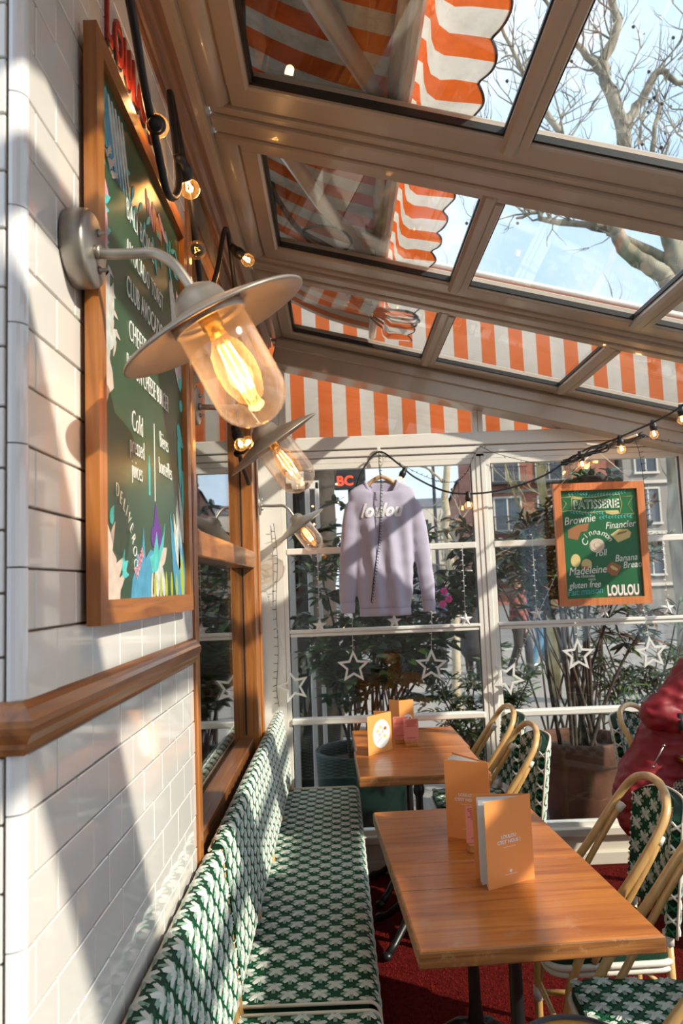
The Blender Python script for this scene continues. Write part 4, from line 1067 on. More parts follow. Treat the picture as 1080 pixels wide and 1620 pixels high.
for x, z, R, lb, tl in ((-.262, 1.010, .092, 'hollow white star at the far left edge of the window, touching the bench back', -.25), (.068, 1.102, .092, 'hollow white star hanging left of centre under the sweatshirt, above the green pot', 0), (.490, 1.092, .092, 'hollow white star hanging to the left of the middle post', .05), (1.290, 1.118, .092, 'hollow white star hanging below the pastry board over the oleander', 0), (.90, 1.010, .092, 'tilted hollow white star against the right side of the middle post', .5), (1.690, 1.115, .092, 'hollow white star hanging above the red coat', -.1)):
    hollow_star(x, z, R, lb, tilt=tl)
def solid_star(x, z, label, R=.042, tail=.2):
    t = thing('small_star', label, 'star', (x, 4.160, z), 0, 'small solid star lights')
    F = frame((0, 0, 0), (1, 0, 0), (0, 0, 1)); p = star_poly(R, R * .42); m_ = MB()
    vs = [F @ V((a, b, 0)) for a, b in p] + [V((0, -.010, 0)), V((0, .010, 0))]
    m_.add(vs, [(k, (k + 1) % 10, 10) for k in range(10)] + [((k + 1) % 10, k, 11) for k in range(10)])
    m_.build('star_body', 'star', t); MB().tube([(0, 0, R * .9), (.002, 0, tail)], .0013, 5).build('cord', 'star', t)
    ld = MB()
    for k in range(int(tail / .028)): ld.tube([(0, 0, R + k * .028), ((.011 if k % 2 else -.011), -.004, R + k * .028)], .0022, 5)
    ld.build('cord_led', 'led', t, kind='stuff')
for x, z, lb, tl in ((-.108, 1.33, 'small solid star at the left, under the smallest wall lamp', .42), (.300, 1.338, 'small solid star just under the sweatshirt hem', .12), (.690, 1.333, 'small solid star to the left of the middle post', .4), (1.08, 1.348, 'small solid star left of the pastry board on the middle rail', .42), (1.45, 1.348, 'small solid star right under the pastry board', .06), (1.80, 1.352, 'small solid star at the right edge of the window', .42)):
    solid_star(x, z, lb, tail=tl)

# ------------------------------------------------------------------ SWEATSHIRT ON ITS HANGER
hk = MB().box((-.010, -.012, -.012), (.010, .004, .016), bev=.003).tube([(0, -.008, -.006), (0, -.016, -.014), (0, -.014, -.024), (0, -.006, -.026)], .0025, 6)
tag(hk.build('wall_hook', 'white', None, (.256, 4.19, 2.29)), 'small white hook on the head beam over the sweatshirt', 'hook')
def hanger():
    t = thing('coat_hanger', 'pale wooden coat hanger holding the lavender sweatshirt', 'hanger', (.258, 4.10, 2.10))
    sh = spline([(-.15, .0, -.082), (-.085, .0, -.028), (-.045, .0, .008), (0, 0, .026), (.045, .0, .008), (.085, .0, -.028), (.15, .0, -.082)], 5)
    MB().tube(sh, .012, 10).build('shoulder_bar', 'hanger', t)
    MB().tube(spline([(0, 0, .03), (0, .0, .08), (.018, .01, .115), (.008, .045, .155), (-.012, .075, .160)], 5), .0022, 6).build('hook', 'steel', t)
hanger()
def sweatshirt():
    t = thing('sweatshirt', 'lavender crew-neck sweatshirt with white lettering hanging in front of the glazed wall', 'sweatshirt', (0, 4.085, 0))
    S = lambda u, v: ((u - 540 + 8) * 0.003435 - .0 , 0)
    px = lambda u, v: (.00343 * (u - 532 - .044 * (v - 925)), 1.55 - .00344 * (v - 925) + .00344 * -.0385 * (u - 532) * -1 + .0)
    # body cross-sections from hem to shoulder: (z, x centre, half width, depth)
    secs = [(1.402, .250, .122, .035), (1.415, .250, .138, .052), (1.50, .252, .150, .062), (1.62, .254, .154, .064), (1.76, .256, .160, .064), (1.88, .257, .166, .060), (1.97, .257, .174, .050), (2.03, .257, .182, .040), (2.052, .257, .176, .032), (2.070, .257, .150, .028), (2.086, .257, .118, .026), (2.098, .257, .092, .025)]
    rows_ = []; N = 48
    for z, cx, hw, dp in secs:
        r = []
        for k in range(N):
            a = 2 * pi * k / N; ca, sa = cos(a), sin(a)
            x = cx + hw * (abs(ca) ** .75) * (1 if ca > 0 else -1)
            y = -dp * (abs(sa) ** .8) * (1 if sa > 0 else -1)
            fold = .016 * sin(x * 62 + z * 5) * min(1, (2.06 - z) * 3) * (1 if sa > 0 else .4) if z < 2.05 else 0
            droop = 0
            if z > 2.065 and sa > 0: droop -= (.088 if z > 2.09 else .066 if z > 2.08 else .03) * (1 - abs(ca) ** 2.2)
            r.append(V((x, y - fold * abs(sa) * .8, z + droop)))
        rows_.append(r)
    cloth = MB().grid(rows_, close_u=True)
    # hollow neck: the lining drops inside the body, then everything is sewn into one cloth
    top = rows_[-1]; inner = [[V((.257 + (p.x - .257) * k, p.y * q, p.z + dz)) for p in top] for k, q, dz in ((1, 1, 0), (.90, .55, -.004), (.86, .5, -.07))]
    cloth.grid(inner, close_u=True).add(inner[-1], [tuple(range(N))]).add(rows_[0], [tuple(range(N))[::-1]])
    hem = [[V((p.x, p.y * 1.03, p.z + dz)) for p in rows_[1]] for dz in (.0, -.022, -.040)]
    hem.append([V((.250 + (p.x - .250) * .97, p.y * .93, p.z - .042)) for p in rows_[1]])
    MB().grid(hem, close_u=True).build('hem_rib', 'shirt', t)
    nk = []
    for dz, s in ((-.006, 1.05), (.004, 1.04), (.010, .97), (.006, .90), (-.012, .88)):
        nk.append([V((.257 + (p.x - .257) * s, p.y * s * 1.1, p.z + dz)) for p in rows_[-1]])
    MB().grid(nk, close_u=True).build('collar_rib', 'shirt', t)
    for pts, rad, sg in (([(.118, 0, 2.012), (.098, -.004, 1.975), (.084, -.012, 1.86), (.066, -.016, 1.70), (.052, -.014, 1.55), (.048, -.010, 1.445)], [.036, .046, .052, .052, .048, .042], -1),
                         ([(.398, 0, 2.012), (.420, -.002, 1.975), (.440, -.010, 1.86), (.462, -.012, 1.70), (.478, -.010, 1.55), (.484, -.006, 1.44)], [.036, .046, .050, .046, .042, .036], 1)):
        P_ = spline(pts, 6); n = len(P_); rows2 = []
        for i, p in enumerate(P_):
            s = i / (n - 1) * (len(rad) - 1); k0 = min(int(s), len(rad) - 2); r = rad[k0] + (rad[k0 + 1] - rad[k0]) * (s - k0)
            q = []
            for k in range(20):
                a = 2 * pi * k / 20; w = 1 + .10 * sin(i * .9 + k * .6)
                q.append(p + V((r * cos(a), r * .55 * sin(a) * w, .35 * r * cos(a) * sg * (-1 if i < 8 else 0) * (1 - i / 8 if i < 8 else 0))))
            rows2.append(q)
        cloth.grid(rows2, close_u=True).add(rows2[0], [tuple(range(20))[::-1]]).add(rows2[-1], [tuple(range(20))])
        e = V(pts[-1]); r = rad[-1]
        cu = [[e + V((r * k_ * cos(2 * pi * k / 20), r * k_ * .6 * sin(2 * pi * k / 20), dz)) for k in range(20)] for k_, dz in ((1.0, .006), (.98, -.005), (.90, -.045), (.86, -.052), (.6, -.05))]
        MB().grid(cu, close_u=True).build('cuff', 'shirt', t)
    body = remesh(cloth, .0070, 'shirt', 'body', t, 9, disp=.003, dscale=11)
    me = text_mesh('loulou', .100, frame((.135, -.085, 1.905), (1, 0, 0), (0, 0, 1)), .0006, .86, .35, .0042); me.materials.clear(); me.materials.append(MAT['print']); me.name = 'print'
    bm = bmesh.new(); bm.from_mesh(me); bmesh.ops.subdivide_edges(bm, edges=[e for e in bm.edges if e.calc_length() > .012], cuts=2); bm.to_mesh(me); bm.free()
    # lay the print on the cloth
    from mathutils.bvhtree import BVHTree
    bt = BVHTree.FromPolygons([v.co for v in body.data.vertices], [tuple(p.vertices) for p in body.data.polygons])
    for v in me.vertices:
        h = bt.ray_cast(V((v.co.x, -.3, v.co.z)), V((0, 1, 0)))
        if h[0]: v.co.y = h[0].y - .0022 + (v.co.y + .085)
    link('print', me, t)
sweatshirt()

# ------------------------------------------------------------------ PASTRY BOARD
def pastry_board():
    t = thing('pastry_board', 'small green pastry menu board in an orange pine frame hanging in the right window', 'sign')
    x0, x1, z0, z1, y = 1.204, 1.704, 1.383, 2.055, 4.135; w = .040
    Fp = frame((0, y, 0), (1, 0, 0), (0, 0, 1))
    for nm, poly in (('stile', [(x0, z0), (x0 + w, z0 + w), (x0 + w, z1 - w), (x0, z1)]), ('stile', [(x1, z0), (x1, z1), (x1 - w, z1 - w), (x1 - w, z0 + w)]),
                     ('frame_rail', [(x0, z0), (x1, z0), (x1 - w, z0 + w), (x0 + w, z0 + w)]), ('frame_rail', [(x0, z1), (x0 + w, z1 - w), (x1 - w, z1 - w), (x1, z1)])):
        MB().prism(poly, -.012, .016, M=Fp).build(nm, 'signfr', t)
    MB().box((x0 + .03, y - .001, z0 + .03), (x1 - .03, y + .010, z1 - .03)).build('board', 'boardg', t)
    def Z(x, yy): return (x0 + w + (x - 120 - (yy - 185) * .075) * .000555, z1 - w - (yy - 185 + (x - 120) * .045) * .000555)
    def T(txt, x, yy, size, m='chalk', rot=0, **k):
        a, b = Z(x, yy); text(txt, size, frame((a, y - .0018, b), (1, 0, 0), (0, 0, 1)) @ Matrix.Rotation(rot, 4, 'Z'), m, t, **k)
    def sh(pts, m, name, lift=0):
        MB().prism([Z(*p) for p in pts], .0012, .0018 + lift, M=Fp).build(name, m, t)
    def ln(pts, m, r=.0016, name='painted_line'):
        MB().tube([Fp @ V((*Z(*p), .0016)) for p in pts], r, 5).build(name, m, t)
    T('PATISSERIE', 258, 360, .066, sx=.80, bold=.002); T('PATISSERIE', 262, 356, .063, 'boardg', sx=.80, extrude=.001)
    ln([(235, 250), (330, 250), (480, 240), (600, 215), (710, 215), (735, 300), (720, 400), (560, 380), (400, 400), (240, 375), (235, 250)], 'custard')
    ln([(235, 240), (130, 250), (185, 310), (135, 390), (235, 375)], 'custard'); ln([(730, 240), (850, 225), (795, 315), (860, 405), (730, 405)], 'custard')
    sh([(240, 235), (330, 245), (345, 268), (245, 262)], 'custard', 'painted_ribbon'); sh([(570, 375), (700, 370), (715, 405), (640, 415), (580, 400)], 'custard', 'painted_ribbon')
    r_ = random.Random(2)
    for (xa, ya, xb, yb) in ((200, 205, 400, 200), (370, 235, 780, 185), (220, 395, 560, 400), (510, 440, 840, 420)):
        n = int((xb - xa) / 28); mb = MB()
        for k in range(n):
            x, yy = xa + (xb - xa) * k / n, ya + (yb - ya) * k / n + r_.uniform(-8, 8)
            for q in (-1, 1): mb.prism([Z(x, yy), Z(x + 8, yy + q * 10), Z(x + 24, yy + q * 20), Z(x + 18, yy + q * 4)], .0012, .0018, M=Fp)
        mb.build('painted_leaves', 'teal', t, kind='stuff')
    T('Brownie', 165, 525, .060, sx=.85, shear=.3, rot=.10); T('Financier', 572, 560, .054, sx=.85, shear=.3, rot=.06)
    T('C', 385, 735, .05, rot=1.1, shear=.2)
    for i, ch in enumerate('innamon'):
        a = -.9 + i * .3; T(ch, 490 + 125 * sin(a), 720 - 105 * cos(a), .045, rot=-a, shear=.2)
    T('roll', 478, 832, .050, sx=.9, shear=.3, rot=.1); T('Banana', 668, 880, .052, sx=.85, shear=.3, rot=.05); T('Bread', 748, 945, .052, sx=.85, shear=.3, rot=.06)
    T('Madeleine', 215, 1020, .060, sx=.85, shear=.3, rot=.05); T('ou chocolat', 285, 1040, .022); T('coco', 410, 1065, .020)
    T('gluten free', 220, 1150, .050, sx=.80, shear=.3, rot=.03); T('Fait maison', 205, 1220, .052, 'teal', sx=.82, shear=.2, rot=.05)
    T('LOULOU', 596, 1212, .078, 'pink', sx=.56, bold=.004); T('LOULOU', 596, 1209, .078, sx=.56, bold=.0015, extrude=.0012)
    ln([(500 + 18 * cos(a), 1118 + 18 * sin(a)) for a in [k * .63 for k in range(11)]], 'chalk', .001)
    sh([(205, 570), (300, 520), (410, 500), (395, 580), (330, 590), (300, 670), (205, 650)], 'brownp', 'painted_brownie')
    sh([(625, 615), (700, 560), (790, 555), (830, 590), (815, 640), (700, 690)], 'custard', 'painted_financier'); sh([(680, 620), (700, 595), (790, 570), (780, 590)], 'brownp', 'painted_financier', .0003)
    sh([(492 + 75 * cos(a), 722 + 70 * sin(a)) for a in [k * pi / 10 for k in range(20)]], 'peach', 'painted_roll')
    ln([(492 + (8 + 4.6 * k) * cos(k * .75), 722 + (8 + 4.3 * k) * sin(k * .75)) for k in range(14)], 'custard', .0018)
    sh([(282 + 48 * cos(a), 872 + 65 * sin(a)) for a in [k * pi / 8 for k in range(16)]], 'custard', 'painted_madeleine'); sh([(390 + 52 * cos(a), 905 + 50 * sin(a)) for a in [k * pi / 8 for k in range(16)]], 'custard', 'painted_madeleine')
    sh([(340, 925), (405, 930), (395, 965), (345, 965)], 'brownp', 'painted_madeleine', .0003)
    sh([(580, 935), (640, 880), (735, 925), (690, 1015), (640, 1015), (590, 975)], 'brownp', 'painted_banana_bread'); sh([(620, 930), (640, 915), (700, 950), (690, 970), (645, 955)], 'custard', 'painted_banana_bread', .0003)
    MB().tube([(x0 + .05, y, z1), (1.447, y - .03, 2.235)], .0022, 6).tube([(x1 - .05, y, z1), (1.447, y - .03, 2.235)], .0022, 6).build('hanging_cord', 'wrap', t)
pastry_board()

# ------------------------------------------------------------------ MENUS AND CARDS
TZ = .7548
def panel(parent, name, p0, p1, h, m, th=.0016, z0=TZ, label=None, M_=None):
    a, b = V((p0[0], p0[1], 0)), V((p1[0], p1[1], 0)); d = (b - a); L = d.length; F = frame((a.x, a.y, z0), d, (0, 0, 1))
    return MB().prism([(0, 0), (L, 0), (L, h), (0, h)], -th, 0, M=F).build(name, m, parent, label=label), F, L
def cover_print(F, L, h, parent):
    T = lambda s, y, sz, **k: text(s, sz, F @ Matrix.Translation((L * .48, y, .0006)), 'page', parent, align='CENTER', extrude=.0003, **k)
    T('LOULOU', h * .545, .0125, bold=.0003); T("C'EST NOUS !", h * .485, .0125, bold=.0003)
    MB().box((L * .36, h * .44, .0), (L * .62, h * .443, .0008), M=F).box((L * .36, h * .125, .0), (L * .62, h * .128, .0008), M=F).prism([(L * .46, h * .155), (L * .49, h * .145), (L * .52, h * .155), (L * .515, h * .18), (L * .465, h * .18)], 0, .0008, M=F).build('emblem', 'page', parent)
def booklet(sp, fr, bk_, label, h=.218, fr_label=None):
    t = thing('menu_booklet', label, 'menu')
    o, F, L = panel(t, 'front_cover', fr, sp, h, 'menu'); cover_print(F, L, h, o)
    panel(t, 'back_cover', bk_, sp, h, 'menu')
    for k in range(5):
        s = (k + .6) / 5.6; e = (fr[0] + (bk_[0] - fr[0]) * s + .004 * sin(k * 2), fr[1] + (bk_[1] - fr[1]) * s)
        e = (e[0] + (sp[0] - e[0]) * .02, e[1] + (sp[1] - e[1]) * .02)
        panel(t, 'page', e, (sp[0] - .002, sp[1] + .001), h - .004, 'page', .0008)
    return t
booklet((.492, 2.082), (.356, 2.014), (.338, 2.098), 'upright orange menu booklet in front, fanned open with white pages showing')
booklet((.438, 2.372), (.311, 2.431), (.352, 2.535), 'upright orange menu booklet standing behind the open one, its flat cover turned to the camera', h=.235)
def folded(sp, a, b, h, label, right_has_disc=True):
    t = thing('folded_menu', label, 'menu')
    for q, (p0, p1) in enumerate(((a, sp), (sp, b))):
        o, F, L = panel(t, 'cover', p0, p1, h, 'menu2')
        if q == (1 if right_has_disc else 0):
            c = (L * .56, h * .48); r = L * .36
            d = MB().prism([(c[0] + r * cos(2 * pi * k / 20), c[1] + r * 1.05 * sin(2 * pi * k / 20)) for k in range(20)], 0, .0006, M=F).build('printed_plate', 'page', o)
            text('loulou', .015, F @ Matrix.Translation((c[0] - r * .45, c[1] - r * .62, .0009)) @ Matrix.Rotation(.6, 4, 'Z'), 'red', o, extrude=.0002)
            for k, (a_, b_, m_) in enumerate(((-.45, .25, 'custard'), (-.1, .5, 'custard'), (.15, .15, 'peach'), (.45, .35, 'brownp'), (-.2, -.05, 'peach'), (.35, -.2, 'custard'))):
                MB().prism([(c[0] + r * a_ + r * .22 * cos(q_ * 1.26 + k), c[1] + r * b_ + r * .15 * sin(q_ * 1.26 + k)) for q_ in range(5)], .0006, .0010, M=F).build('printed_food', m_, o)
    return t
folded((.231, 3.706), (.112, 3.580), (.150, 3.74), .178, 'narrow orange folded menu with a white printed plate, at the left of the rear tables', False)
folded((.287, 3.915), (.240, 3.965), (.362, 3.940), .195, 'narrow orange folded menu standing behind the two pink cards', True)
def card(x, y, rz, label, w=.072, h=.105, lines=6):
    b = MB().box((-.032, -.014, 0), (.032, .014, .024), bev=.002).build('card_block', 'block', None, (x, y, TZ)); b.rotation_euler = (0, 0, rz)
    tag(b, 'wooden block under the ' + label, 'card holder', 'wooden card blocks')
    t = thing('pink_card', label, 'card', (x, y, TZ + .024), rz, 'pink cards')
    MB().box((-w / 2, -.0010, -.012 + .0125), (w / 2, .0010, h)).build('card', 'pinkcard', t)
    F = frame((-w / 2, -.0011, 0), (1, 0, 0), (0, 0, 1)); mb = MB(); r_ = random.Random(int(x * 1000))
    for k in range(lines):
        L = r_.uniform(.5, .85) * w; z_ = h * (.92 - .055 * k); mb.box(((w - L) / 2, z_, 0), ((w + L) / 2, z_ + .0022, .0004), M=F)
    mb.box((w * .2, h * .12, 0), (w * .8, h * .14, .0004), M=F)
    mb.build('printed_lines', 'red', t)
card(.283, 3.832, .08, 'rear of the two pink cards on the far table, half hidden')
card(.330, 3.765, -.05, 'front of the two pink cards on the far table')
card(.385, 2.30, .1, 'pink card hidden behind the open menu booklet')

# small round table at the very bottom edge and the guest's round table
def round_table(loc, R, h, label, top, rim, stem):
    t = thing('round_table', label, 'table', loc)
    MB().lathe([(0, h - .022), (R - .012, h - .022), (R - .012, h), (0, h)], 48).build('tabletop', top, t)
    MB().lathe([(R - .014, h - .026), (R - .002, h - .026), (R + .003, h - .013), (R, h + .002), (R - .006, h + .005), (R - .014, h + .002), (R - .014, h - .026)], 48).build('rim', rim, t)
    MB().lathe([(.02, .03), (.02, h - .03), (.06, h - .022)], 16).build('column', stem, t)
    MB().lathe([(0, .0), (R * .75, .0), (R * .75, .012), (.03, .035), (0, .035)], 32).build('base', stem, t)
round_table((1.835, 3.45, 0), .368, .735, 'round cafe table with pale blue top and brass rim beside the person in red', 'marble', 'brass', 'iron')
round_table((.372, 1.345, 0), .098, .76, 'small round dark-rimmed side table with amber top at the bottom edge', 'honey', 'iron', 'iron')

# ------------------------------------------------------------------ PERSON IN RED
def hand(mb, wrist, d, up_, s=1.0, curl=.5, side=1):
    d, up_ = V(d).normalized(), V(up_).normalized(); lat = d.cross(up_).normalized() * side; up_ = lat.cross(d) * side
    w = V(wrist); capsule(mb, w, .024 * s, w + d * .03, .026 * s, 10)
    for k in range(4):
        o_ = (k - 1.5) * .019 * s; base = w + d * (.085 - .004 * abs(k - 1)) * s + lat * o_
        capsule(mb, w + d * .02 + lat * o_ * .7, .016 * s, base, .0115 * s, 8)
        L = (.040, .046, .043, .034)[k] * s; d1 = (d * cos(curl) - up_ * sin(curl)); d2 = (d * cos(curl * 2.2) - up_ * sin(curl * 2.2))
        m1 = base + d1 * L; capsule(mb, base, .0105 * s, m1, .0095 * s, 8); capsule(mb, m1, .0095 * s, m1 + d2 * L * .85, .0075 * s, 8)
    tb = w + d * .03 - lat * .026 * s; td = (d * .75 - lat * .6 - up_ * .25).normalized()
    capsule(mb, w + d * .012 - lat * .012 * s, .017 * s, tb + td * .018, .013 * s, 8); capsule(mb, tb + td * .018, .0125 * s, tb + td * .055 * s, .0095 * s, 8)

def head(mb, c, f, r=.098, s=1.0):
    c, f = V(c), V(f).normalized(); l = V((0, 0, 1)).cross(f).normalized()
    M3 = Matrix((f, l, V((0, 0, 1)))).transposed().to_4x4()
    mb.ball(c + V((0, 0, .02)), r, 20, 14, sc=(1.0, .80, 1.10), M=M3)
    mb.ball(c + f * .025 + V((0, 0, -.055)), r * .68, 16, 10, sc=(.95, .80, 1.0), M=M3)
    capsule(mb, c + f * .088 + V((0, 0, .012)), .011, c + f * .112 + V((0, 0, -.022)), .015, 8)
    for q in (1, -1):
        mb.ball(c + l * .080 * q + V((0, 0, -.005)), .026, 10, 6, sc=(.8, .35, 1.2), M=M3); mb.ball(c + f * .080 + l * .034 * q + V((0, 0, .030)), .016, 8, 6, sc=(.6, 1.3, .5), M=M3)
    capsule(mb, c + f * .084 + l * .02 + V((0, 0, -.055)), .009, c + f * .084 - l * .02 + V((0, 0, -.055)), .009, 8)
def face_bits(c, f, parent):
    c, f = V(c), V(f).normalized(); l = V((0, 0, 1)).cross(f).normalized()
    for q in (1, -1):
        e = MB().ball(c + f * .082 + l * .034 * q + V((0, 0, .012)), .0125, 12, 8).build('eye', 'page', parent)
        MB().ball(c + f * .0915 + l * .034 * q + V((0, 0, .012)), .006, 10, 6).build('iris', 'dark', e)
    MB().tube([c + f * .090 + l * .026 + V((0, 0, -.055)), c + f * .096 + V((0, 0, -.053)), c + f * .090 - l * .026 + V((0, 0, -.055))], [.003, .0055, .003], 8).build('lips', 'peach', parent)

def person_red():
    t = thing('person', 'person in a red quilted coat sitting at the round table, forearm resting towards the table', 'person', (1.5, 3.62, 0))
    o = V((1.5, 3.62, 0)); f = V((.80, -.60, 0))
    L = lambda x, y, z: V((x, y, z)) - o
    b = MB()
    hc = L(1.815, 3.50, 1.325)
    head(b, hc, f); capsule(b, L(1.755, 3.55, 1.14), .055, hc + V((-.01, 0, -.06)), .052)
    capsule(b, L(1.69, 3.585, 1.05), .125, L(1.60, 3.61, .86), .12); capsule(b, L(1.60, 3.61, .86), .12, L(1.50, 3.62, .58), .135)
    sh_r, sh_l = L(1.625, 3.49, 1.045), L(1.80, 3.67, 1.075)
    el_r, wr_r = L(1.388, 3.475, .902), L(1.500, 3.395, .882)
    el_l, wr_l = L(1.97, 3.52, .86), L(1.82, 3.28, .79)
    capsule(b, sh_r, .055, el_r, .044); capsule(b, el_r, .044, wr_r, .026); capsule(b, sh_l, .055, el_l, .044); capsule(b, el_l, .044, wr_l, .026)
    capsule(b, sh_r, .06, L(1.69, 3.585, 1.05), .10); capsule(b, sh_l, .06, L(1.69, 3.585, 1.05), .10)
    for q in (-1, 1):
        n = V((.88, .46, 0)) * (.09 * q); hip = L(1.52, 3.60, .555) + n; kn = L(1.715, 3.22, .535) + n * .9; an = L(1.735, 3.18, .085) + n * .9
        capsule(b, hip, .085, kn, .058); capsule(b, kn, .056, an, .036); capsule(b, an + V((0, 0, -.03)), .036, an + V((.06, -.115, -.045)), .028)
    hand(b, wr_r, V((.93, -.36, -.05)), (0, 0, 1), 1.0, .45, 1); hand(b, wr_l, V((-.3, -.95, -.05)), (0, 0, 1), 1.0, .4, -1)
    body = remesh(b, .0075, 'skin', 'body', t, 2)
    face_bits(hc, f, body)
    c = MB()
    capsule(c, L(1.70, 3.575, 1.03), .150, L(1.60, 3.60, .86), .165, 20); capsule(c, L(1.60, 3.60, .86), .165, L(1.50, 3.60, .66), .175, 20); capsule(c, L(1.50, 3.60, .66), .175, L(1.43, 3.585, .575), .175, 20)
    capsule(c, L(1.50, 3.56, .80), .12, L(1.33, 3.54, .54), .115, 18); capsule(c, L(1.33, 3.54, .54), .115, L(1.305, 3.52, .45), .085, 16); capsule(c, L(1.45, 3.50, .55), .10, L(1.36, 3.48, .44), .075, 16)
    capsule(c, sh_r + V((0, 0, .0)), .075, L(1.69, 3.585, 1.06), .12); capsule(c, sh_l, .090, L(1.69, 3.585, 1.06), .12)
    for a, b_, ra, rb in ((sh_r, el_r + V((.012, 0, .008)), .076, .064), (sh_l, el_l, .090, .072)):
        for k in range(4): capsule(c, a.lerp(b_, k / 4 + .02), ra + (rb - ra) * k / 4 + .006, a.lerp(b_, (k + 1) / 4 - .03), ra + (rb - ra) * (k + 1) / 4 + .002, 16)
    for a, b_, ra, rb in ((el_r + V((.012, 0, .008)), wr_r - V((.012, 0, 0)), .064, .042), (el_l, wr_l, .070, .044)):
        capsule(c, a, ra, a.lerp(b_, .5), ra * .85, 16); capsule(c, a.lerp(b_, .45), ra * .86, b_, rb, 16)
    c.tube([L(1.755, 3.55, 1.12) + V((0, 0, 0)), L(1.765, 3.54, 1.18)], [.105, .095], 18)
    coat = remesh(c, .011, 'redcoat', 'coat', t, 4, disp=.011, dscale=20)
    MB().tube([L(1.352, 3.398, .70), L(1.405, 3.395, .79)], .0035, 6).ball(L(1.352, 3.398, .70), .007, 8, 6).ball(L(1.405, 3.395, .79), .007, 8, 6).build('pocket_zip', 'zip', coat)
    MB().tube([wr_r - V((.022, -.008, 0)), wr_r + V((.006, -.003, 0))], [.047, .043], 16).build('cuff', 'dark', coat)
    s = MB()
    for q in (-1, 1):
        n = V((.88, .46, 0)) * (.09 * q); hip = L(1.52, 3.60, .555) + n; kn = L(1.715, 3.22, .535) + n * .9; an = L(1.735, 3.18, .12) + n * .9
        capsule(s, hip, .105, kn, .078); capsule(s, kn, .076, an, .055)
    remesh(s, .014, 'tweed', 'trousers', t, 2)
    for q in (-1, 1):
        an = L(1.735, 3.18, .055) + V((.88, .46, 0)) * (.081 * q); sh = MB(); capsule(sh, an, .045, an + V((.46, -.88, 0)) * .14 + V((0, 0, -.012)), .038); sh.build('shoe', 'charcoal', t)
    h = MB(); h.ball(hc + V((-.022, .012, .045)), .112, 20, 12, sc=(1, .92, 1.0)); capsule(h, hc + V((-.06, .045, 0)), .075, hc + V((-.075, .06, -.13)), .05)
    remesh(h, .012, 'brownhair', 'hair', t, 2, disp=.004, dscale=40)
person_red()

# ------------------------------------------------------------------ PASSERS-BY
def walker(loc, rz, label, jacket, trousers, hair, long=False, stride=.16, s=1.0, voxel=.016):
    t = thing('person', label, 'person', loc, rz)
    b, j, tr = MB(), MB(), MB()
    hc = V((0, 0, 1.60)); head(b, hc, (1, 0, 0)); capsule(b, (0, 0, 1.44), .052, (0, 0, 1.55), .05)
    capsule(b, (0, 0, 1.32), .13, (0, 0, 1.0), .125); capsule(j, (0, 0, 1.34), .145, (0, 0, 1.12), .15, 16); capsule(j, (0, 0, 1.12), .15, (0, 0, .92), .165, 16)
    if long: capsule(j, (0, 0, .95), .175, (0, 0, .50), .22, 18)
    for q in (-1, 1):
        sh, el, wr = V((0, .17 * q, 1.38)), V((-.05 * q, .235 * q, 1.10)), V((.08 - .10 * q, .235 * q, .87))
        capsule(b, sh, .05, el, .04); capsule(b, el, .04, wr, .027); hand(b, wr, (.1, 0, -1), (1, 0, 0), 1.0, .3, q)
        capsule(j, sh, .072, el, .06); capsule(j, el, .06, wr + V((0, 0, .02)), .045); capsule(j, sh, .07, (0, 0, 1.36), .11)
        hip, kn, an = V((0, .09 * q, .90)), V((.05 + stride * .4 * q, .095 * q, .49)), V((stride * q - .02, .095 * q, .09))
        capsule(b, hip, .085, kn, .055); capsule(b, kn, .053, an, .036); capsule(b, an - V((.03, 0, .045)), .036, an + V((.14, 0, -.055)), .03)
        capsule(tr, hip, .105, kn, .075); capsule(tr, kn, .075, an + V((0, 0, .02)), .062)
    capsule(tr, (0, .05, .93), .11, (0, -.05, .93), .11)
    body = remesh(b, voxel * .75, 'skin', 'body', t); face_bits(hc, (1, 0, 0), body)
    remesh(j, voxel, jacket, 'coat' if long else 'jacket', t, disp=.006, dscale=9); remesh(tr, voxel, trousers, 'trousers', t, disp=.004, dscale=9)
    h = MB(); h.ball(hc + V((-.022, 0, .045)), .108, 18, 12, sc=(.98, .90, .98)); 
    if hair == 'brownhair': capsule(h, hc + V((-.05, 0, .0)), .085, hc + V((-.07, 0, -.16)), .06)
    remesh(h, .014, hair, 'hair', t, disp=.004, dscale=40)
    for q in (-1, 1):
        an = V((stride * q - .02, .095 * q, .055)); sm = MB(); capsule(sm, an - V((.035, 0, .005)), .047, an + V((.15, 0, -.014)), .036); sm.build('shoe', 'page' if trousers == 'denim' else 'charcoal', t)
    t.scale = (s, s, s)
    return t
walker((2.13, 12.2, -.04), -1.9, 'white-haired passer-by in a long dark coat outside, left of the middle post', 'charcoal', 'charcoal', 'whitehair', True, .10)
walker((2.95, 12.5, -.04), -.5, 'brown-haired passer-by in a plaid jacket and dark trousers, right of the middle post', 'plaid', 'charcoal', 'brownhair', False, .14, .98)
walker((3.52, 13.5, -.04), .3, 'passer-by in blue jeans pulling a black suitcase on the pavement', 'navy', 'denim', 'brownhair', False, .20)
walker((2.20, 15.8, -.04), -1.2, 'farther passer-by in navy walking behind the white-haired one', 'navy', 'charcoal', 'brownhair', False, .2)
def suitcase():
    t = thing('suitcase', 'black upright suitcase behind the passer-by in blue jeans', 'suitcase', (3.86, 13.72, -.04), .3)
    MB().box((-.13, -.20, .05), (.13, .20, .66), bev=.03).build('shell', 'black', t)
    MB().tube([(-.08, -.10, .64), (-.08, -.10, .98), (-.08, .10, .98), (-.08, .10, .64)], .010, 6).build('handle', 'steel', t)
    for x in (-.09, .09):
        for y in (-.15, .15): MB().ball((x, y, .03), .03, 10, 6).build('wheel', 'charcoal', t)
suitcase()

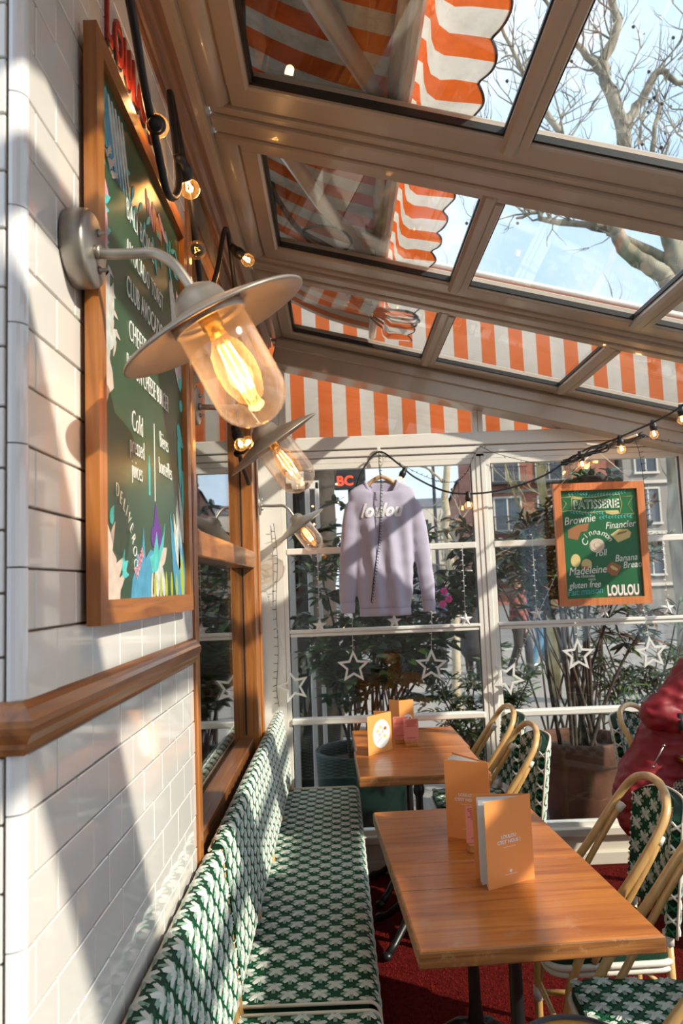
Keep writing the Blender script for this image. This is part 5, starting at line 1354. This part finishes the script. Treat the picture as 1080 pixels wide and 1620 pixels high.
# ------------------------------------------------------------------ PLANTS
def leaf_mesh(m, l=1, w=.32, fold=.10, droop=.18):
    k = []
    for s, ww in ((0, .02), (.28, .85), (.58, 1.0), (.84, .55), (1, .02)):
        z = -droop * s * s * l
        k += [V((s * l, -ww * w * .5 * l, z + fold * ww * w * l)), V((s * l, 0, z)), V((s * l, ww * w * .5 * l, z + fold * ww * w * l))]
    fs = []
    for i in range(4):
        a = i * 3; fs += [(a, a + 1, a + 4, a + 3), (a + 1, a + 2, a + 5, a + 4)]
    return MB().add(k, fs, 0, True).mesh('leaf', m)
def orient(p, d, roll, s):
    d = V(d).normalized(); u = V((0, 0, 1)); r = d.cross(u)
    r = r.normalized() if r.length > .01 else V((0, 1, 0)); n = r.cross(d)
    Mx = Matrix((d, -r, n)).transposed().to_4x4()
    return Matrix.Translation(p) @ Mx @ Matrix.Rotation(roll, 4, 'X') @ Matrix.Scale(s, 4)
def foliage(t, tips, seed, n_each, lsize, mats, wid=.32, single=160, spread=1.0, down=.0, sources=None):
    r_ = random.Random(seed); ms = [leaf_mesh(m, 1, wid) for m in mats]; all_ = []
    for p, d in tips:
        d = V(d).normalized()
        for k in range(n_each):
            a = r_.uniform(0, 2 * pi); q = V((cos(a), sin(a), r_.uniform(-.5 - down, .7 - down))) * spread + d * r_.uniform(.2, .9)
            all_.append((orient(p - d * r_.uniform(0, .11) + V((r_.uniform(-.01, .01), r_.uniform(-.01, .01), 0)), q, r_.uniform(-.7, .7), lsize * r_.uniform(.6, 1.15)), r_.randrange(len(ms))))
    all_.sort(key=lambda x: x[0].translation.y + r_.uniform(-.3, .3))
    for Mx, k in all_[:single]:
        o = link('leaf', ms[k], t); o.matrix_local = Mx
    mb = MB()
    for Mx, k in all_[single:]:
        me = ms[k]; mb.add([Mx @ v.co for v in me.vertices], [tuple(p.vertices) for p in me.polygons], k, True)
    mb.build('foliage', mats, t, kind='stuff')
def shrub(name, label, loc, base_z, stems, seed, twigs, lsize, mats, wid, n_each, reach, single=160, cat='shrub', rstem=.011, down=0, zlo=.45, flower=None):
    t = thing(name, label, cat, loc); r_ = random.Random(seed); m_ = MB(); tips = []
    for sx, sy, tx, ty, tz in stems:
        P_ = spline([(sx, sy, base_z), (sx + (tx - sx) * .25 + r_.uniform(-.03, .03), sy + (ty - sy) * .25, base_z + (tz - base_z) * .35), (sx + (tx - sx) * .6 + r_.uniform(-.04, .04), sy + (ty - sy) * .6, base_z + (tz - base_z) * .7), (tx, ty, tz)], 6)
        m_.tube(P_, [rstem * (1 - .65 * i / (len(P_) - 1)) for i in range(len(P_))], 7)
        tips.append((P_[-1], P_[-1] - P_[-3]))
        for k in range(twigs):
            i = int(len(P_) * r_.uniform(zlo, .98)); p = P_[min(i, len(P_) - 1)]; a = r_.uniform(0, 2 * pi); L = reach * r_.uniform(.4, 1)
            e = p + V((cos(a) * L, sin(a) * L * .8, L * r_.uniform(-.15, .75)))
            mid = p.lerp(e, .5) + V((0, 0, .03)); m_.tube([p, mid, e], [rstem * .35, rstem * .28, rstem * .16], 5); tips += [(e, e - mid), (mid, e - p)]
    m_.build('stems', 'bark', t)
    foliage(t, tips, seed + 1, n_each, lsize, mats, wid, single, down=down)
    if flower:
        for x, y, z in flower:
            f = MB()
            for k in range(6):
                a = k * pi / 3; f.ball((.014 * cos(a), -.01, .014 * sin(a)), .011, 8, 5, sc=(1, .4, 1))
            f.build('flower', 'flower', t, (x, y, z))
    return t
def pot(name, label, loc, prof, m, soil_z, soil_r):
    t = thing(name, label, 'pot', loc)
    MB().lathe(prof, 48).build('body', m, t); MB().lathe([(0, soil_z + .01), (soil_r * .5, soil_z + .006), (soil_r, soil_z)], 32).build('soil', 'soil', t)
    return t
GZ = -.04
pot('green_pot', 'large dark green glazed pot outside behind the rear tables', (.12, 5.08, GZ), [(0, 0), (.25, 0), (.27, .02), (.295, .25), (.305, .46), (.31, .505), (.305, .515), (.285, .512), (.28, .48), (.27, .40)], 'gpot', .43, .275)
pot('terracotta_pot', 'large terracotta pot with rolled rim outside the right window', (1.535, 5.05, GZ), [(0, 0), (.205, 0), (.215, .015), (.262, .33), (.268, .385), (.285, .392), (.300, .42), (.305, .49), (.308, .525), (.300, .54), (.28, .538), (.275, .50), (.265, .44)], 'terra', .46, .268)
r_ = random.Random(21)
shrub('laurel_shrub', 'dense laurel shrub with glossy dark leaves growing from the dark green pot', (.12, 5.08, GZ), .44,
      [(r_.uniform(-.09, .12), r_.uniform(-.09, .09), x, y, z) for x, y, z in ((-.28, -.1, 1.35), (-.12, .1, 1.75), (.02, -.1, 1.30), (.18, .05, 1.95), (.36, -.08, 1.62), (.52, .1, 1.90), (.68, -.05, 1.45), (.80, .1, 1.80), (-.30, .12, 1.90), (.05, .14, 2.05), (.60, .14, 1.20), (-.05, -.16, 1.10), (.40, -.15, 1.28), (.88, -.02, 1.60))],
      31, 12, .115, ['leaf', 'leaf2', 'leaf'], .40, 10, .26, 260, flower=[(.55, -.26, 1.52), (.58, -.24, 1.47), (.54, -.25, 1.44)], rstem=.012)
r_ = random.Random(22)
shrub('oleander', 'tall many-stemmed oleander growing from the terracotta pot', (1.535, 5.05, GZ), .46,
      [(r_.uniform(-.10, .10), r_.uniform(-.09, .09), x, y, z) for x, y, z in ((-.30, -.05, 1.85), (-.24, .1, 1.98), (-.15, -.1, 2.05), (-.05, .05, 1.60), (.06, -.08, 2.05), (.15, .1, 1.75), (.28, -.05, 1.95), (.42, .08, 1.65), (.52, -.02, 1.30), (-.26, .05, 1.72), (.0, .0, 1.85))],
      41, 9, .125, ['leaf', 'leaf2', 'leafr'], .20, 10, .24, 220, rstem=.015, zlo=.64)
r_ = random.Random(23)
shrub('nandina_bush', 'low feathery green bush on the pavement, seen through both windows beside the middle post', (1.08, 6.0, GZ), .0,
      [(r_.uniform(-.15, .15), r_.uniform(-.1, .1), r_.uniform(-.42, .42), r_.uniform(-.25, .2), r_.uniform(.55, 1.0)) for k in range(13)], 51, 10, .085, ['leaf', 'leaf2'], .24, 9, .24, 150, zlo=.3)
r_ = random.Random(24)
shrub('bronze_photinia', 'tall photinia with bronze young leaves behind the oleander', (1.95, 6.6, GZ), .0,
      [(r_.uniform(-.3, .3), r_.uniform(-.15, .15), r_.uniform(-.95, 1.0), r_.uniform(-.3, .3), r_.uniform(1.6, 2.15)) for k in range(20)], 61, 9, .11, ['leaf', 'leafr', 'leaf2', 'leafr'], .32, 10, .30, 120, zlo=.80)
r_ = random.Random(25)
shrub('leafy_shrub', 'dark leafy shrub on the pavement behind the sweatshirt sleeve, right of the laurel', (.55, 7.6, GZ), .0,
      [(r_.uniform(-.2, .2), r_.uniform(-.1, .1), r_.uniform(-.55, .30), r_.uniform(-.25, .2), r_.uniform(1.2, 2.1)) for k in range(14)], 71, 9, .11, ['leaf', 'leaf2', 'leafr'], .3, 8, .28, 100, zlo=.4)
r_ = random.Random(26)
shrub('oleander_bush', 'narrow-leaved bush beyond the terracotta pot, left of the red coat', (2.25, 5.8, GZ), .0,
      [(r_.uniform(-.1, .1), r_.uniform(-.1, .1), r_.uniform(-.35, .35), r_.uniform(-.2, .2), r_.uniform(.7, 1.5)) for k in range(10)], 81, 7, .13, ['leaf2', 'leaf'], .15, 9, .22, 120, zlo=.3)
hp = thing('hanging_plant', 'green plant hanging outside just above the pastry board', 'plant', (1.60, 4.66, 2.13))
MB().lathe([(0, -.06), (.07, -.06), (.10, .02), (.095, .025), (.0, .015)], 20).build('basket', 'bark', hp)
MB().tube([(0, 0, .0), (0, -.02, .27)], .003, 5).build('cord', 'cable', hp)
r_ = random.Random(8)
foliage(hp, [(V((r_.uniform(-.13, .13), r_.uniform(-.06, .06), r_.uniform(.0, .08))), V((r_.uniform(-1, 1), r_.uniform(-1, .5), r_.uniform(.2, 1)))) for k in range(22)], 9, 6, .085, ['leaf2', 'leaf'], .4, 90)

# ------------------------------------------------------------------ TREES
def tree(name, label, loc, limbs, seed, twig_n, m, twig_len=.9, twig_r=.012):
    t = thing(name, label, 'tree', loc); r_ = random.Random(seed); m_ = MB(); pts_ = []
    for pts, ra, rb in limbs:
        P_ = spline(pts, 6); n = len(P_)
        P_ = [p + V((r_.uniform(-1, 1), r_.uniform(-1, 1), 0)) * .02 for p in P_]
        m_.tube(P_, [ra + (rb - ra) * i / (n - 1) for i in range(n)], 10); pts_ += [(P_[i], (P_[i] - P_[i - 1]).normalized(), ra + (rb - ra) * i / (n - 1)) for i in range(max(2, int(n * .35)), n)]
    m_.build('trunk', m, t)
    tw = MB(); pods = MB()
    def twig(p, d, L, r, depth):
        q = [p]; dd = d.copy()
        for k in range(4):
            dd = (dd + V((r_.uniform(-.45, .45), r_.uniform(-.45, .45), r_.uniform(-.15, .4)))).normalized(); q.append(q[-1] + dd * L / 4)
        tw.tube(q, [r * (1 - .2 * i) for i in range(5)], 5, cap=False)
        if r_.random() < .06: pods.ball(q[-1] - V((0, 0, .05)), .022, 6, 4)
        if depth:
            for k in range(3):
                i = r_.randint(1, 4); a = V((r_.uniform(-1, 1), r_.uniform(-1, 1), r_.uniform(-.3, .8))).normalized(); twig(q[i], (dd + a).normalized(), L * r_.uniform(.45, .75), r * .6, depth - 1)
    for k in range(twig_n):
        p, d, r = r_.choice(pts_); a = V((r_.uniform(-1, 1), r_.uniform(-1, 1), r_.uniform(-.1, .9))).normalized()
        twig(p, (a + d * .5).normalized(), twig_len * r_.uniform(.5, 1.2), min(twig_r, r * .6), 2)
    tw.build('twigs', m, t, kind='stuff'); pods.build('seed_balls', 'bark', t, kind='stuff')
    return t
tree('plane_tree', 'large bare plane tree with mottled pale bark towering over the roof at the right', (4.2, 9, GZ),
     [([(0, 0, 0), (-.02, 0, 1.5), (.0, 0, 3.0), (.12, 0, 4.2), (.20, 0, 5.05)], .20, .17),
      ([(.24, 0, 4.95), (.07, 0, 5.09), (-.03, 0, 5.25), (-.47, -.05, 5.55), (-.61, -.1, 5.78), (-.69, -.1, 5.97), (-.82, -.1, 6.23), (-1.08, -.1, 6.74), (-1.24, -.1, 7.10), (-1.52, -.1, 7.68), (-1.87, -.1, 8.5)], .13, .02),
      ([(.30, .1, 5.30), (.22, .1, 5.40), (-.51, .1, 5.81), (-.745, .1, 5.94), (-1.42, .1, 6.06), (-1.50, .1, 6.165), (-1.80, .1, 6.08)], .075, .015),
      ([(.20, 0, 5.1), (.10, 0, 5.7), (.0, .0, 6.30), (-.315, .1, 6.65), (-.38, .1, 7.37), (-.5, .2, 8.14), (-.28, .2, 8.75), (-.42, .2, 9.8)], .14, .04),
      ([(-.36, .1, 7.2), (-.10, .1, 7.6), (.12, 0, 7.92), (.40, 0, 7.75), (.9, 0, 7.9)], .07, .02), ([(-.45, .2, 8.0), (-.85, .2, 8.5), (-1.3, .3, 9.4)], .06, .015),
      ([(.22, 0, 5.0), (.45, .2, 5.9), (.60, .3, 6.9), (.9, .3, 8.2), (1.0, .3, 9.5)], .13, .03), ([(.42, .2, 5.8), (.1, .1, 6.3), (-.05, .0, 6.8), (.1, 0, 7.5)], .06, .02)], 5, 95, 'plane', .95, .016)
tree('young_tree', 'slim pale young tree trunk outside, seen to the right of the sweatshirt', (1.34, 9.0, GZ), [([(0, 0, 0), (.03, 0, 1.2), (-.02, 0, 2.2), (.02, 0, 3.4), (-.06, 0, 5.0)], .055, .035), ([(0, 0, 2.75), (-.25, 0, 2.95), (-.7, 0, 3.1)], .02, .008)], 6, 10, 'plane_far', .7, .008)
tree('street_tree', 'bare street tree with yellowish trunk outside, left of the pastry board', (2.78, 10, GZ), [([(0, 0, 0), (.02, 0, 1.5), (.0, 0, 2.8), (.04, 0, 5)], .075, .05), ([(.02, 0, 2.2), (.25, 0, 2.7), (.7, 0, 3.0)], .03, .01), ([(.0, 0, 2.0), (-.3, 0, 2.5), (-.5, 0, 3.2)], .025, .01)], 7, 16, 'moss', .8, .010)
dk = tree('dark_tree', 'dark tree trunk wound with small lights outside, behind the smallest lamp', (-.13, 6.6, GZ), [([(0, 0, 0), (-.02, 0, 1.2), (.01, 0, 2.4), (.0, 0, 4.5)], .15, .13), ([(.02, 0, 2.1), (.12, 0, 2.6), (.35, 0, 3.3)], .05, .02)], 8, 4, 'bark', .6, .010)
fl = MB(); wv = []
for k in range(160):
    a = k * .52; z_ = .9 + k * .013; wv.append(V((.155 * cos(a), .155 * sin(a), z_)))
    if k % 3 == 0: fl.ball((.165 * cos(a), .165 * sin(a), z_), .009, 6, 4)
MB().tube(wv, .003, 5).build('light_wire', 'cable', dk); fl.build('fairy_light', 'warmspot', dk, kind='stuff')

# ------------------------------------------------------------------ STREET FURNITURE, NEIGHBOUR, HOUSES
sl = thing('street_lamp', 'thin black street lamp post outside, right of the sweatshirt', 'lamp post', (1.86, 14, GZ))
MB().lathe([(.09, 0), (.09, .4), (.05, .5), (.035, 1.0), (.03, 5.2)], 12).build('pole', 'black', sl); MB().lathe([(.03, 5.2), (.16, 5.3), (.20, 5.7), (.05, 5.85), (0, 5.9)], 12).build('lantern', 'black', sl)
ss = thing('lit_sign', 'black box sign with red lit letters outside, left of the sweatshirt shoulder', 'sign', (.20, 9.5, GZ))
MB().box((-.20, -.05, 2.78), (.20, .05, 3.06), bev=.01).build('box', 'black', ss); MB().tube([(0, 0, 0), (0, 0, 2.8)], .03, 8).build('post', 'black', ss)
text('BC', .17, frame((-.17, -.052, 2.83), (1, 0, 0), (0, 0, 1)), 'signred', ss, bold=.004)
nb = thing('neighbour_frame', 'white framed glass screen of the neighbouring terrace, outside at the far left', 'screen', (-.36, 5.55, GZ))
for x, w in ((0, .05), (.14, .035), (.215, .03)): MB().box((x, -.02, .05), (x + w, .03, 2.35), bev=.004).build('post', 'white', nb)
MB().box((-.02, -.04, 0), (.28, .05, .16), bev=.008).build('plinth', 'palestone', nb); MB().box((.05, .0, .16), (.14, .01, 2.3)).build('dark_panel', 'charcoal', nb); MB().box((0, -.02, 2.3), (.245, .03, 2.36)).build('head', 'white', nb)
mh = MB().lathe([(0, .0), (.26, .0), (.27, -.004), (.27, -.012)], 32); tag(mh.build('manhole_cover', 'bark', None, (.15, 8.3, GZ + .012)), 'round brown manhole cover set in the pale pavement', 'manhole')

def house(name, label, loc, rz, L, H, dep, mwall, fx, fz, ww, wh, x0, z0, balcony=False, roof=1.2):
    t = thing(name, label, 'building', loc, rz); y = 0
    MB().box((0, 0, 0), (L, dep, H)).build('wall', mwall, t)
    if roof: MB().add([(-.2, -.2, H), (L + .2, -.2, H), (L + .2, dep, H), (-.2, dep, H), (.4, 1.0, H + roof), (L - .4, 1.0, H + roof), (L - .4, dep, H + roof), (.4, dep, H + roof)], [(0, 1, 5, 4), (1, 2, 6, 5), (2, 3, 7, 6), (3, 0, 4, 7), (4, 5, 6, 7)]).build('roof', 'slate', t)
    nx, nz = int((L - x0) / fx), int((H - z0) / fz)
    fm = MB().box((-.10, -.10, -.10), (0, .02, wh + .10)).box((ww, -.10, -.10), (ww + .10, .02, wh + .10)).box((0, -.10, wh), (ww, .02, wh + .12)).box((-.15, -.18, -.14), (ww + .15, .02, 0)).box((ww / 2 - .04, -.05, 0), (ww / 2 + .04, .02, wh)).mesh('window', 'palestone')
    pm = MB().box((0, -.02, 0), (ww, .01, wh)).mesh('pane', 'winglass')
    bm_ = None
    if balcony:
        b_ = MB().box((-.4, -.9, -.28), (ww + .4, 0, -.14)).box((-.4, -.9, .75), (ww + .4, -.84, .82))
        for k in range(int((ww + .8) / .14)): b_.box((-.4 + k * .14, -.88, -.14), (-.37 + k * .14, -.85, .75))
        bm_ = b_.mesh('balcony', 'black')
    for i in range(nx):
        for j in range(nz):
            p = (x0 + i * fx, 0, z0 + j * fz); o = link('window', fm, t, p); link('pane', pm, o)
            if bm_: link('balcony', bm_, t, p)
    for j in range(nz): MB().box((-.1, -.16, z0 + j * fz - .75), (L + .1, .02, z0 + j * fz - .55)).build('string_course', 'palestone' if mwall != 'brick' else 'stone', t)
    return t
house('brick_house', 'red-brown brick house in the street behind the middle post', (13.0, 90.8, -.14), radians(-96), 33.2, 9.2, 9, 'brick', 4.4, 3.4, 1.8, 1.9, 2, 1.5)
house('brick_flats', 'red brick apartment block with black balconies outside, left of the pastry board', (9.4, 47.5, -.14), 0, 8.5, 12.4, 9, 'brick', 2.8, 3.1, 1.6, 2.0, .7, 1.6, True)
house('stone_flats', 'grey stone apartment block behind the pastry board', (18.2, 47, -.14), 0, 26, 13.0, 9, 'stone', 2.6, 3.2, 1.3, 2.1, .8, 1.6)
house('low_house', 'low pale house at the end of the street, right of the sweatshirt', (9.5, 95, -.14), 0, 12, 11, 8, 'palestone', 3, 3.2, 1.2, 1.8, 1, 1.2)
house('left_flats', 'pale apartment block down the street behind the laurel shrub', (-34, 60, -.14), 0, 30, 14, 9, 'palestone', 3, 3.2, 1.2, 1.9, 1, 1.4)
